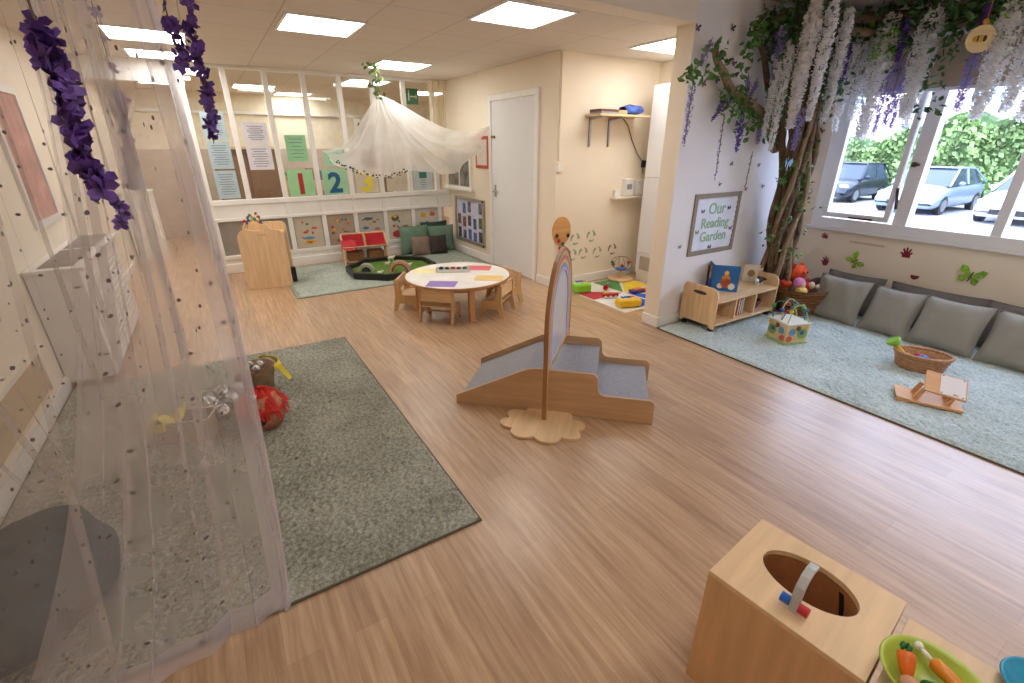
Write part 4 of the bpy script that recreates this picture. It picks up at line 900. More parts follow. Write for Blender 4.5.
for x in (.03, LN-.05):
    for y in (.04, D2-.04): B().cyl((x, y-.02, .033), (x, y+.02, .033), .017, 12).obj('castor', M_dark, t)
# books standing open on it
def book(label, px, py, w_, h_, open_, rz, col, art, z=.303):
    p = onz(px, py, z); t = thing('picture_book', label, 'book', (p.x, p.y, z+.001), rz)
    m = mat('cover_'+label.split()[0]+label.split()[1], col, .4)
    for s_ in (-1, 1):
        mx = Matrix.Rotation(s_*open_, 4, 'Z')
        B().box(0 if s_ > 0 else -w_, w_ if s_ > 0 else 0, -.004, 0, 0, h_, mx).obj('cover', m, t)
        B().box(.004 if s_ > 0 else -w_+.006, w_-.006 if s_ > 0 else -.004, 0, .008, .004, h_-.004, mx).obj('pages', mat('page_white', (235, 232, 224), .7), t)
        for k, (u, v, r_, c__) in enumerate(art):
            if (s_ > 0) == (u > 0):
                q = B(); q.prism(circ(r_, 12, cx=u*w_, cy=v*h_), (0, -.005, 0), (1, 0, 0), (0, 0, 1), (0, .001, 0)); q.v = [tuple(mx @ Vector(v_)) for v_ in q.v]; q.obj('cover_picture', mat('art_%d_%d_%d' % c__, c__, .5), t)
    return t
book('bright blue picture book standing open on the birch trolley', 711, 290, .22, .24, .7, -1.6, (40, 116, 190), [(.5, .5, .035, (226, 150, 60)), (.5, .32, .045, (190, 90, 50)), (.5, .72, .02, (240, 200, 90)), (.3, .2, .025, (240, 240, 240)), (.75, .2, .03, (240, 240, 240)), (-.5, .5, .04, (240, 236, 230)), (-.5, .75, .03, (226, 190, 90))])
book('red and dark picture book standing at the left end of the trolley', 697, 285, .15, .20, .6, -1.35, (150, 66, 74), [(.5, .6, .03, (90, 50, 60)), (.4, .3, .025, (200, 150, 140)), (-.5, .5, .04, (90, 110, 140))])
book('cream picture book standing open behind the blue one on the trolley', 742, 281, .17, .17, .7, -1.5, (224, 212, 190), [(.4, .5, .035, (150, 120, 90)), (-.5, .5, .03, (170, 150, 120))])
for k in range(3):
    c__ = [(214, 110, 40), (60, 60, 70), (200, 140, 60)][k]; t = thing('shelf_book', ['orange', 'dark', 'amber'][k]+' book upright in the middle bay of the birch trolley', 'book', (X0+.42+.03*k, Y0+.05, .0945), .1)
    box('cover', mat('spine_%d' % c__[0], c__, .5), -.01, .01, 0, .17, 0, .16, t); box('pages', mat('page_white', (235, 232, 224), .7), -.006, .006, -.002, .165, .004, .155, t)
t = thing('shelf_bowl', 'dark red basket bowl in the right bay of the birch trolley', 'bowl', (X0+.76, Y0+.15, .0945)); B().lathe([(0, 0), (.07, 0), (.095, .07), (.09, .075), (.065, .008), (0, .008)], n=24).obj('bowl_body', mat('maroon_bowl', (96, 50, 56), .7), t, smooth=True)
t = thing('toy_cow', 'small black and white toy animal on the right end of the trolley top', 'toy', (X0+.83, Y0+.14, .304)); B().ball((0, 0, .045), .05, .025, .03).obj('body', M_dark, t, smooth=True); B().ball((-.045, 0, .05), .02).obj('head', M_white, t, smooth=True); b = B(); [b.cyl((x, y, 0), (x, y, .03), .008, 6) for x in (-.03, .03) for y in (-.012, .012)]; b.obj('legs', M_white, t)

# wicker hamper of soft toys
bc = (4.79, 2.24)
t = thing('wicker_hamper', 'large brown wicker basket heaped with soft toys in the corner', 'basket', (bc[0], bc[1], .018))
B().lathe([(0, 0), (.20, 0), (.26, .20), (.29, .255), (.30, .262), (.28, .255), (.25, .2), (.19, .02), (0, .02)], n=40, sy=.86).obj('basket_body', M_wick, t, smooth=True)
b = B(); 
for z in range(9): b.tube([((.205+.0095*z+.003)*math.cos(2*PI*i/40), .86*(.205+.0095*z+.003)*math.sin(2*PI*i/40), .015+.027*z) for i in range(40)], .008, 5, closed=True)
b.obj('woven_bands', M_wick, t, smooth=True)
def soft(name, label, off, parts_):
    t = thing(name, label, 'soft toy', (bc[0]+off[0], bc[1]+off[1], .018+off[2]))
    for n_, m, c_, r_ in parts_:
        B().ball(c_, *r_).obj(n_, m, t, smooth=True)
mo = mat('plush_orange', (222, 84, 34), .95, var=.2, scale=30, bump=.5); mr3 = mat('plush_red', (190, 50, 44), .95, bump=.5); mp_ = mat('plush_pink', (222, 140, 190), .95, bump=.4); my = mat('plush_yellow', (228, 204, 120), .95, bump=.4); mbk = mat('plush_dark', (60, 48, 44), .95, bump=.4); mcr = mat('plush_cream', (216, 196, 170), .95, bump=.4)
soft('soft_toy', 'fluffy orange soft toy at the back of the wicker hamper', (.03, .10, .36), [('body', mo, (0, 0, 0), (.13, .09, .08)), ('ear', mo, (-.07, 0, .07), (.03, .02, .03)), ('ear', mo, (.06, 0, .07), (.03, .02, .03)), ('eye', M_dark, (-.04, -.085, .02), (.012, .008, .012)), ('eye', M_dark, (.03, -.085, .02), (.012, .008, .012))])
soft('soft_toy', 'pink and yellow doll-like soft toy at the left of the hamper', (-.17, -.04, .27), [('head', mp_, (0, 0, .05), (.06, .05, .05)), ('body', my, (0, -.04, -.03), (.06, .05, .05)), ('face', mcr, (0, -.045, .04), (.03, .015, .03))])
soft('soft_toy', 'reddish soft toy between the pink doll and the dark one', (-.05, -.05, .27), [('body', mr3, (0, 0, 0), (.07, .06, .05)), ('head', mcr, (0, -.05, .02), (.035, .03, .035)), ('ear', mr3, (.02, 0, .05), (.02, .015, .03))])
soft('soft_toy', 'dark brown and cream striped soft toy on the right of the hamper', (.13, -.06, .28), [('body', mbk, (0, 0, .01), (.11, .05, .04)), ('belly', mcr, (-.02, -.06, -.02), (.10, .04, .03)), ('head', mbk, (.12, -.03, .02), (.04, .035, .035)), ('snout', mcr, (.15, -.06, .01), (.025, .02, .02))])
soft('soft_toy', 'orange-red soft toy arm reaching over the trolley end', (-.14, .10, .27), [('body', mo, (0, 0, 0), (.07, .05, .05)), ('hand', mr3, (-.07, 0, .02), (.035, .03, .03))])

# activity cube
t = thing('activity_cube', 'wooden activity cube with wire bead maze on top, on the aqua rug', 'activity cube', (3.93, 1.87, .018), -.35)
mc = wood('cube_ply', (216, 188, 140), 0); s_ = .105
box('cube_body', mc, -s_, s_, -s_, s_, .012, .17, t, bevel=.004)
mgc = mat('cube_green', (150, 190, 110), .5); b = B(); b.box(-s_-.012, s_+.012, -s_-.012, s_+.012, 0, .014); b.obj('green_base', mgc, t, bevel=.005); b = B(); b.box(-s_-.012, s_+.012, -s_-.012, s_+.012, .170, .184); b.obj('top_board', mat('cube_top', (226, 222, 204), .5), t, bevel=.005)
for (ax, sg) in ((0, -1), (1, -1)):
    for k, (u, v, r_, c__) in enumerate([(-.05, .11, .03, (90, 150, 180)), (.05, .09, .045, (120, 170, 90)), (.04, .1, .02, (80, 60, 140)), (-.07, .05, .025, (200, 90, 80)), (0, .14, .02, (110, 80, 60)), (.08, .14, .015, (230, 180, 60))]):
        q = B()
        if ax == 1: q.prism(circ(r_, 12, cx=u, cy=v), (0, -s_-.001, 0), (1, 0, 0), (0, 0, 1), (0, -.004-.001*k, 0))
        else: q.prism(circ(r_, 12, cx=u, cy=v), (-s_-.001, 0, 0), (0, 1, 0), (0, 0, 1), (-.004-.001*k, 0, 0))
        q.obj('face_shape', mat('shape_%d_%d_%d' % c__, c__, .5), t)
mwire = [mat('cube_wire_%d' % i, c__, .4) for i, c__ in enumerate([(150, 190, 120), (80, 140, 150), (200, 200, 130), (60, 110, 90)])]
for k in range(4):
    y = -.09+.06*k; pts = [(-.1+.2*i/20+.02*math.sin(i*.9+k), y+.03*math.sin(i*.5+k*2), .184+.15*math.sin(PI*i/20)**.6+.02*math.sin(i*1.1+k)*math.sin(PI*i/20)) for i in range(21)]
    B().tube(pts, .0045, 6).obj('wire', mwire[k], t)
    for q_ in (3, 17, 10)[:2+k % 2]:
        if q_ == 10 and k != 2: continue
        B().ball(pts[q_], .017, n=10, m=6).obj('bead', mat(['toy_red', 'toy_blue', 'toy_green', 'toy_yellow'][(k+q_) % 4], (1, 1, 1)), t, smooth=True)

# oval wicker basket of toys
bp = (4.22, 1.03); ra = -1.12
t = thing('oval_basket', 'shallow oval wicker basket of plastic toys in front of the grey cushions', 'basket', (bp[0], bp[1], .018), ra)
M_wl = mat('light_wicker', (196, 150, 112), .8, var=.2, scale=60, bump=.6, bscale=120)
B().lathe([(0, 0), (.135, 0), (.15, .06), (.168, .115), (.173, .12), (.16, .115), (.14, .06), (.125, .012), (0, .012)], n=40, sy=.72).obj('basket_body', M_wl, t, smooth=True)
b = B()
for z in range(5): b.tube([((.139+.0065*z)*math.cos(2*PI*i/40), .72*(.139+.0065*z)*math.sin(2*PI*i/40), .012+.023*z) for i in range(40)], .006, 5, closed=True)
b.tube([(.169*math.cos(2*PI*i/40), .72*.169*math.sin(2*PI*i/40), .12) for i in range(40)], .011, 8, closed=True); b.obj('woven_bands', M_wl, t, smooth=True)
def inb(dx, dy, z): v = Matrix.Rotation(ra, 3, 'Z') @ Vector((dx, dy, 0)); return (bp[0]+v.x, bp[1]+v.y, .018+z)
t = thing('toy_shaker', 'green-topped yellow plastic shaker leaning in the oval basket', 'toy', inb(-.08, 0, .06), ra); t.rotation_euler = (0, -.75, ra)
B().cyl((0, 0, .02), (0, 0, .12), .018, 14, .012).obj('handle', mat('toy_yellow', (238, 200, 50), .4), t, smooth=True); b = B(); b.cyl((0, 0, .12), (0, 0, .16), .02, 16, .048); b.cyl((0, 0, .16), (0, 0, .175), .048, 16, .046); b.obj('cup', mat('shaker_green', (150, 210, 70), .4), t); B().ball((0, 0, .01), .035).obj('yellow_ball', mat('toy_yellow', (238, 200, 50), .4), t, smooth=True)
for dx, dy, r_, n_, c__, lb in ((-.10, .03, .045, 'ball_white', (206, 214, 222), 'pale blue-white plastic ball in the oval basket'), (.01, 0, .04, 'toy_blue', (30, 96, 190), 'blue plastic block in the oval basket'), (-.01, .05, .03, 'toy_red', (190, 36, 48), 'small red plastic toy at the back of the oval basket'), (-.05, -.04, .035, 'toy_orange2', (236, 130, 40), 'orange and yellow plastic ball at the front of the oval basket')):
    b = B(); b.ball((0, 0, 0), r_, r_, r_*.8, 16, 10); tag(b.obj('plastic_ball', mat(n_, c__, .35), smooth=True, loc=inb(dx, dy, .055 if r_ > .04 else .075)), lb, 'toy')

# wooden rocking mirror toy
t = thing('mirror_stand', 'small wooden sledge-like stand with tilted square mirror on the aqua rug', 'mirror stand', (3.68, .80, .018), -1.13)
M_hw = wood('honey_beech', (214, 160, 104), 0)
B().prism([(-.16, 0), (-.14, .0), (-.08, .008), (.155, .008), (.165, .012), (.165, .024), (-.08, .022), (-.17, .036)], (0, -.10, 0), (1, 0, 0), (0, 0, 1), (0, .20, 0)).obj('sled_base', M_hw, t)
for x, lean in ((-.07, .35), (.09, .25)):
    for y in (-.06, .04): B().box(-.012, .012, y, y+.02, 0, .09, Matrix.Translation((x, 0, .016)) @ Matrix.Rotation(lean, 4, 'Y')).obj('upright', M_hw, t)
tilt = Matrix.Translation((.05, 0, .135)) @ Matrix.Rotation(.12, 4, 'Y') @ Matrix.Rotation(.5, 4, 'X')
b = B(); b.box(-.09, .12, -.085, .085, -.012, 0, tilt); b.obj('tilted_frame', M_hw, t); b = B(); b.box(-.015, .112, -.078, .078, 0, .003, tilt); b.obj('mirror_plate', mat('pale_mirror', (224, 216, 214), .5, .0, var=0), t)
b = B(); [b.cyl(tilt @ Vector((x, y, .003)), tilt @ Vector((x, y, .006)), .004, 8) for x in (-.005, .1) for y in (-.07, .07)]; b.obj('screws', mat('brass', (150, 120, 60), .35, .8), t)

# cushions along the window wall
mcg = mat('grey_cushion_cloth', (150, 146, 136), .9, var=.05, bump=.15, bscale=250); mcd = mat('dark_grey_cushion_cloth', (112, 106, 102), .9, var=.05, bump=.15, bscale=250)
cz = .02; R = PI/2*-1
labs = ['first light grey square cushion leaning by the wicker hamper, in the front row', 'second light grey cushion from the hamper, in the front row', 'third light grey cushion in the front row, behind the oval basket', 'light grey front-row cushion at the right edge, right of the oval basket']
for (y, lb, lean, wv) in zip((1.93, 1.50, 1.10, .63), labs, (.42, .52, .46, .48), (.44, .37, .43, .48)):
    cushion('floor_cushion', lb, (4.76, y, cz), wv, .42, .16, mcg, lean, R, group=None)
labs = ['dark grey cushion in the back row nearest the hamper, its corner raised', 'wide dark grey cushion in the middle of the back row below the window', 'dark grey back-row cushion at the right edge below the window']
for (y, lb, wv, lean) in zip((1.96, 1.32, .72), labs, (.5, .70, .56), (.2, .24, .22)):
    cushion('floor_cushion', lb, (5.12, y, cz), wv, .385, .15, mcd, lean, R)
cushion('floor_cushion', 'light grey cushion lying half behind the hamper at the left of the row', (4.90, 2.14, cz), .36, .34, .15, mcg, .55, R-.5)

# wall stickers: hand prints, butterflies
def hand(px, py, col, label, rz=0., s_=1.):
    p = onx(px, py, XR); t = thing('handprint_sticker', label, 'sticker', (XR-.0005, p.y, p.z)); t.rotation_euler = (rz, 0, -PI/2)
    b = B(); b.prism(circ(.028*s_, 14), (0, 0, 0), (1, 0, 0), (0, 0, 1), (0, -.001, 0))
    for i, (a, l) in enumerate(((150, .045), (115, .06), (92, .066), (68, .06), (40, .045))):
        a = math.radians(a); d_ = Vector((math.cos(a), 0, math.sin(a))); n_ = Vector((-math.sin(a), 0, math.cos(a))); w__ = .0075*s_
        q = [d_*.02*s_-n_*w__, d_*l*s_-n_*w__*.8, d_*(l+.006)*s_, d_*l*s_+n_*w__*.8, d_*.02*s_+n_*w__]
        b.prism([(v.x, v.z) for v in q], (0, -.0011, 0), (1, 0, 0), (0, 0, 1), (0, -.0004, 0))
    b.obj('handprint', mat('print_%d' % col[0], col, .6), t)
hand(825, 238, (150, 70, 86), 'pink-red handprint sticker just below the window corner, upper left one', .4, .9)
hand(825, 263, (140, 40, 60), 'dark red handprint sticker left of the green butterfly, lower left one', 0, 1)
hand(906, 256, (134, 28, 48), 'dark red handprint sticker under the middle of the window', .1, 1.15)
hand(915, 276, (120, 22, 44), 'dark red handprint sticker just above the back-row cushion', -.3, 1.2)
def bfly(p, rot, col, label, s_, nm='butterfly_sticker', wallrot=0.):
    t = thing(nm, label, 'sticker', p, wallrot); m = mat('wing_%d_%d' % col[:2], col, .5, var=.3, scale=40)
    for sx in (-1, 1):
        b = B()
        for poly in ([(0, .1), (.55, .75), (.95, .75), (.9, .25), (.3, 0)], [(0, 0), (.35, -.02), (.75, -.2), (.65, -.65), (.3, -.6)]):
            q = [(sx*x*s_, z*s_) for x, z in poly]; c_, n_ = math.cos(rot), math.sin(rot); q = [(x*c_-z*n_, x*n_+z*c_) for x, z in q]
            b.prism(q, (0, 0, 0), (1, -.25*sx, 0), (0, 0, 1), (0, -.001, 0))
        b.obj('wing', m, t)
    b = B(); b.tube([(0, -.002, -.5*s_), (0, -.003, .4*s_)], .05*s_, 6); b.v = [(v[0]*math.cos(rot)-v[2]*math.sin(rot), v[1], v[0]*math.sin(rot)+v[2]*math.cos(rot)) for v in b.v]; b.obj('body', M_dark, t)
p = onx(855, 261, XR); bfly((XR-.003, p.y, p.z), -.9, (150, 200, 60), 'bright green butterfly sticker below the left window pane', .085, wallrot=-PI/2)
p = onx(971, 276, XR); bfly((XR-.003, p.y, p.z), -.2, (140, 190, 60), 'bright green butterfly sticker below the right part of the window', .095, wallrot=-PI/2)
p = onx(822, 131, XR); bfly((XR-.003, p.y, p.z), -.4, (120, 50, 56), 'small dark red butterfly left of the window frame', .03, wallrot=-PI/2)
p = onx(807, 194, XR); bfly((XR-.003, p.y, p.z), -.4, (150, 120, 120), 'small pale mauve butterfly between the trunk and window', .03, wallrot=-PI/2)
for px, py, c__, lb in ((697, 28, (80, 50, 80), 'dark purple butterfly high beside the cream wall end'), (732, 28, (70, 50, 90), 'dark violet butterfly near the ceiling above the branches'), (733, 63, (90, 50, 100), 'purple butterfly between the two bare branches'), (703, 84, (140, 60, 70), 'red-brown butterfly below the left leafy twig'), (716, 80, (60, 50, 80), 'tiny dark butterfly beside the left bare branch'),
        (758, 165, (70, 70, 90), 'small dark butterfly left of the trunk at shoulder height'), (731, 164, (110, 90, 120), 'small mauve butterfly above the reading sign, left one'), (762, 186, (90, 80, 110), 'small violet butterfly right of the reading sign corner'), (745, 189, (150, 60, 110), 'small magenta butterfly at the upper right of the reading sign'), (679, 247, (120, 110, 130), 'tiny grey butterfly left of the reading sign'), (719, 184, (110, 110, 120), 'small grey butterfly above the reading sign')):
    p = ony(px, py, YG); bfly((p.x, YG-.004, p.z), random.uniform(-.6, .6), c__, lb, .03 if py < 100 else .022)

p = onx(867, 244, XR); t = thing('wall_vent', 'thin cream ventilation strip just below the left part of the window', 'vent', (XR-.001, p.y, p.z), -PI/2)
B().ring([(-.16, -.018), (.16, -.018), (.16, .018), (-.16, .018)], [(-.15, -.011), (.15, -.011), (.15, .011), (-.15, .011)], (0, 0, 0), (1, 0, 0), (0, 0, 1), (0, -.006, 0)).obj('vent_frame', M_wall, t); box('vent_face', mat('vent_cream', (214, 196, 170), .7), -.15, .15, -.003, 0, -.011, .011, t)
# ------------------------------------------------ rope-twist tree
M_bark = mat('bark', (108, 88, 66), .9, var=.35, scale=9, bump=.7, bscale=40, stretch=(6, 6, 1)); M_bark2 = mat('pale_bark', (146, 120, 94), .9, var=.25, scale=9, bump=.5, stretch=(6, 6, 1))
M_leaf = mat('ivy_leaf', (86, 136, 62), .5, var=.45, scale=12); M_leafb = mat('bright_leaf', (134, 190, 70), .5, var=.3, scale=12); M_leafd = mat('deep_leaf', (60, 102, 50), .5, var=.4, scale=12)
t = thing('twisted_tree', 'artificial twisted-stem tree in the corner with branches along the walls and ceiling', 'tree', (4.66, 2.42, .018))
random.seed(21)
base = Vector((4.66, 2.42, .018))
def ctr(z):  # trunk centreline in world
    k = z/2.5; return Vector((4.66-.40*k**1.3, 2.43+.02*math.sin(z*3), z))
b1, b2 = B(), B()
for k in range(17):
    ph = 2*PI*k/17; tw = random.uniform(.7, 1.5)*random.choice((-1, 1, 1)); rr_ = random.uniform(.07, .155); pts = []
    for i in range(26):
        z = 2.46*i/25; a = ph+tw*z; r_ = rr_*(1.15-.18*z) + .025*math.sin(z*8+k*2); p = ctr(z)-base; pts.append((p.x+r_*math.cos(a)*1.05, min(p.y+r_*math.sin(a)*.85, YG-.04-base.y), z))
    (b1 if k % 3 else b2).tube(pts, lambda s, k=k: (.027+.009*math.sin(k*2.1))*(1-.35*s), 7)
b1.obj('trunk', M_bark, t, smooth=True); b2.obj('pale_stems', M_bark2, t, smooth=True)
def branch(pp, r0, r1, nm='branch', m=M_bark):
    P4 = []
    for i in range(len(pp)-1):
        p0_, p1_, p2_, p3_ = pp[max(0, i-1)], pp[i], pp[i+1], pp[min(len(pp)-1, i+2)]
        for k in range(6):
            s = k/6; P4.append(.5*((2*p1_)+(p2_-p0_)*s+(2*p0_-5*p1_+4*p2_-p3_)*s*s+(3*p1_-p0_-3*p2_+p3_)*s**3))
    P4.append(pp[-1]); B().tube([p-base for p in P4], lambda s: r0+(r1-r0)*s, 8).obj(nm, m, t, smooth=True); return P4
Yb = YG-.10
br1 = branch([ony(x, y, Yb) for x, y in ((776, 150), (768, 122), (752, 105), (733, 92), (724, 74), (717, 60), (715, 50))], .045, .022, m=M_bark2)
br2 = branch([ony(x, y, Yb) for x, y in ((782, 140), (776, 110), (768, 85), (764, 55), (758, 38), (757, 25), (766, 14))], .03, .014)
top = ctr(2.42)
br3 = branch([top, Vector((4.9, 2.3, 2.52)), Vector((5.05, 1.9, 2.50)), Vector((5.08, 1.4, 2.47)), Vector((5.05, .9, 2.45)), Vector((5.1, .3, 2.42))], .045, .025)
br4 = branch([top, Vector((5.0, 2.25, 2.42)), Vector((5.16, 1.9, 2.44)), Vector((5.0, 1.5, 2.38)), Vector((5.12, 1.1, 2.42)), Vector((5.0, .6, 2.40))], .035, .02, m=M_bark2)
br5 = branch([top, Vector((4.5, 2.5, 2.52)), Vector((4.3, 2.45, 2.55)), Vector((4.1, 2.52, 2.50)), Vector((4.0, 2.58, 2.44))], .035, .012)
# leaves
def leaves(b, c, n, spread, size, clamp=True):
    for i in range(n):
        p = Vector(c)+Vector((random.gauss(0, spread[0]), random.gauss(0, spread[1]), random.gauss(0, spread[2])))
        if clamp: p.y = min(p.y, YG-.02)
        p.x = min(p.x, XR-.09); p.z = min(p.z, GZ-.02)
        d_ = Vector((random.gauss(0, 1), random.gauss(0, 1), random.gauss(-.5, .8))).normalized(); w_ = d_.orthogonal().normalized(); w_ = (Matrix.Rotation(random.uniform(0, 6.28), 3, d_) @ w_); n_ = d_.cross(w_); s_ = size*random.uniform(.65, 1.2)
        # leaf with a midrib fold: 6 points, hangs from p along d_
        e = n_*s_*.12
        v = [p, p+d_*s_*.35+w_*s_*.3+e, p+d_*s_*.75+w_*s_*.2+e, p+d_*s_*1.05, p+d_*s_*.75-w_*s_*.2+e, p+d_*s_*.35-w_*s_*.3+e, p+d_*s_*.5]
        b.add([q-base for q in v], [(0, 1, 6), (1, 2, 6), (2, 3, 6), (3, 4, 6), (4, 5, 6), (5, 0, 6)])
random.seed(5)
lv, lb_, ld = B(), B(), B()
for x, y, n, sp in ((706, 68, 14, .07), (722, 52, 12, .05), (690, 75, 12, .04), (740, 100, 26, .07), (730, 96, 22, .06), (752, 108, 16, .05), (760, 30, 22, .06), (752, 45, 14, .04), (745, 60, 5, .02), (741, 73, 5, .02), (748, 125, 10, .04), (762, 118, 14, .05), (771, 132, 12, .06), (790, 112, 12, .06)):
    leaves(lv, ony(x, y, Yb-.02), int(n*1.7), (sp*.9, .03, sp*.8), .06)
for z in [i*.09+.15 for i in range(25)]:
    c_ = ctr(z); a = random.uniform(PI*.9, PI*2.0); leaves(ld if int(z*10) % 2 else lv, c_+Vector((.15*math.cos(a), .13*math.sin(a), 0)), 7, (.05, .03, .05), .045)
for y in [2.5-.12*i for i in range(22)]:
    leaves(ld, (5.02, y, 2.5), 60, (.10, .07, .06), .065); leaves(lv, (5.05, y, 2.42), 12, (.08, .07, .05), .06)
for x in [4.2+.09*i for i in range(9)]: leaves(ld, (x, 2.46, 2.45), 60, (.06, .07, .06), .065); leaves(lv, (x, 2.48, 2.35), 12, (.05, .05, .07), .06)
for c_, n in (((4.45, 2.3, 2.1), 40), ((4.42, 2.28, 1.9), 36), ((4.95, 2.0, 2.3), 30), ((4.95, 1.7, 2.25), 26), ((4.5, 2.4, 2.3), 26), ((4.6, 2.35, 2.0), 24)): leaves(ld, c_, int(n*1.2), (.05, .06, .10), .06)
for x, y, X_, n, sp in ((885, 45, 4.95, 34, .06), (893, 38, 4.95, 20, .05), (813, 12, 4.6, 18, .05), (790, 96, 4.6, 22, .05), (788, 55, 4.5, 16, .05), (1000, 5, 4.95, 16, .05), (797, 120, 4.6, 12, .04)):
    leaves(lb_, onx(x, y, X_), n*2, (.03, sp, sp), .06)
for pts in (((932, 62), (929, 75), (926, 88), (922, 104), (918, 112)), ((945, 70), (943, 82), (940, 95), (938, 108)), ((952, 25), (948, 38), (945, 50)), ((800, 150), (804, 170), (806, 185), (802, 200)), ((880, 20), (876, 34))):
    for x, y in pts: leaves(ld, onx(x, y, 4.98), 5, (.02, .02, .02), .055)
for px, py, n in ((765, 18, 40), (778, 30, 50), (790, 15, 40), (772, 48, 40), (787, 62, 40), (798, 40, 30), (783, 85, 36), (793, 105, 30), (776, 105, 24), (768, 34, 30), (822, 8, 30)): leaves(ld if n % 4 else lv, onx(px, py, 4.1), n, (.05, .05, .05), .055)
for px, py, n in ((797, 170, 12), (803, 180, 10), (800, 200, 12), (790, 220, 10), (775, 210, 10), (768, 235, 10), (788, 250, 8), (780, 180, 12)): leaves(lv, onx(px, py, 4.28), n, (.04, .03, .04), .045)
lv.obj('ivy_leaves', M_leaf, t)['kind'] = 'stuff'; lb_.obj('bright_leaves', M_leafb, t)['kind'] = 'stuff'; ld.obj('dark_leaves', M_leafd, t)['kind'] = 'stuff'
o = thing('blue_flower', 'blue butterfly ornament clipped to the twisted trunk', 'ornament', onx(787, 163, 4.22))
for sx in (-1, 1): B().prism([(0, 0), (sx*.05, .04), (sx*.055, 0), (sx*.035, -.035)], (0, 0, 0), (1, -.3*sx, 0), (0, 0, 1), (0, -.002, 0)).obj('wing', mat('ornament_blue', (120, 160, 200), .5), o)
B().cyl((0, -.002, -.03), (0, -.002, .03), .005, 6).obj('body', M_dark, o)

# ------------------------------------------------ wisteria strands
M_ww = petal('wisteria_white', (250, 248, 246)); M_wp = petal('wisteria_lilac', (168, 152, 204)); M_wv = petal('wisteria_violet', (122, 90, 176)); M_wg = mat('wisteria_grey', (196, 190, 210), .6, var=.1)
M_stem = mat('vine_stem', (96, 110, 60), .7)
def wisteria(top, length, rad, n, m, label, group, drift=(0, 0), size=.02, seed=0):
    random.seed(seed); t = thing('wisteria_strand', label, 'flower garland', top, 0, group)
    b = B()
    for i in range(n):
        s = (i+.5)/n; s = s**.9; z = -length*s; r_ = rad*(1-.62*s**2.2)*(.6+.5*min(1, s*6)); a = random.uniform(0, 2*PI); q = r_*math.sqrt(random.random())
        p = Vector((drift[0]*s+q*math.cos(a), drift[1]*s+q*math.sin(a), z+random.uniform(-.01, .01)))
        d_ = Vector((math.cos(a), math.sin(a), random.uniform(-.6, .3))).normalized(); w_ = Vector((-math.sin(a), math.cos(a), random.uniform(-.4, .4))).normalized(); u_ = d_.cross(w_); z_ = size*random.uniform(.7, 1.25)*(1-.25*s)
        # a floret: two cupped petals
        b.add([p, p+w_*z_+u_*z_*.5+d_*z_*.3, p+u_*z_*1.1+d_*z_*.7, p-w_*z_+u_*z_*.5+d_*z_*.3], [(0, 1, 2, 3)])
        b.add([p, p+w_*z_*.8-u_*z_*.4+d_*z_*.5, p-u_*z_*.9+d_*z_*.4, p-w_*z_*.8-u_*z_*.4+d_*z_*.5], [(0, 3, 2, 1)])
    b.obj('florets', m, t)['kind'] = 'stuff'
    B().tube([(0, 0, .03), (drift[0]*.5, drift[1]*.5, -length*.5), (drift[0]*.9, drift[1]*.9, -length*.93)], .003, 5).obj('stem', M_stem, t)
    return t
WL = iter(['longest full white wisteria strand in front of the tree trunk top', 'second white wisteria strand, just right of the longest one at the trunk', 'white wisteria strand between the trunk top and the window corner', 'slim white wisteria strand at the upper left corner of the window', 'broad white wisteria strand hanging over the top of the left window pane', 'short white wisteria strand left of the broad one at the left window pane', 'broad white wisteria strand ending beside the second window mullion', 'thin white wisteria strand ending just above the brown window handle', 'broad white wisteria strand right of the round bee disc', 'white wisteria strand near the right edge, right of the bee disc', 'white wisteria strand cut by the right edge of the photo', 'thin white wisteria strand on the left side of the trunk', 'shortest white wisteria strand, nearest the pale garden wall',
 'short violet wisteria strand between the two broad strands over the left pane', 'small violet wisteria strand high above the left window pane', 'lilac wisteria strand over the middle of the left window pane', 'short violet wisteria strand right above the round bee disc', 'lilac wisteria strand hanging left of and below the bee disc', 'wispy lilac wisteria strand low in front of the left window pane', 'thin lilac wisteria strand right of the wispy one in the left pane', 'lilac wisteria strand low on the trunk below the white ones', 'short lilac wisteria strand high at the left of the white cluster', 'small lilac wisteria strand left of the window frame top'])
sd = 100
def W(x0, y0, x1, y1, X_, rad, n, kind, size=.02):
    global sd
    sd += 1; a = onx(x0, y0, X_); c_ = onx(x1, y1, X_); zt = min(a.z, 2.52); L_ = zt-c_.z
    m = {'w': M_ww, 'l': M_wp, 'v': M_wv}[kind]
    wisteria((X_, min(c_.y, 2.5), zt), L_, rad, n, m, next(WL), 'wisteria strands over the window and trunk', size=size, seed=sd)
W(806, 0, 790, 128, 4.0, .056, 714, 'w', .024); W(820, 5, 808, 120, 4.05, .040, 442, 'w'); W(836, 12, 824, 120, 4.4, .04, 510, 'w'); W(845, 30, 834, 130, 4.95, .05, 408, 'w', .018)
W(885, 5, 860, 138, 4.95, .085, 816, 'w', .02); W(880, 30, 850, 120, 5.0, .05, 306, 'w'); W(936, 0, 903, 118, 4.95, .08, 782, 'w'); W(925, 40, 905, 128, 5.02, .05, 306, 'w')
W(1010, 0, 975, 118, 4.95, .08, 748, 'w'); W(1023, 30, 1004, 112, 5.0, .06, 408, 'w'); W(1040, 0, 1022, 120, 4.95, .07, 510, 'w'); W(786, 45, 770, 150, 3.98, .035, 374, 'w', .016); W(777, 60, 764, 135, 3.95, .03, 272, 'w', .016)
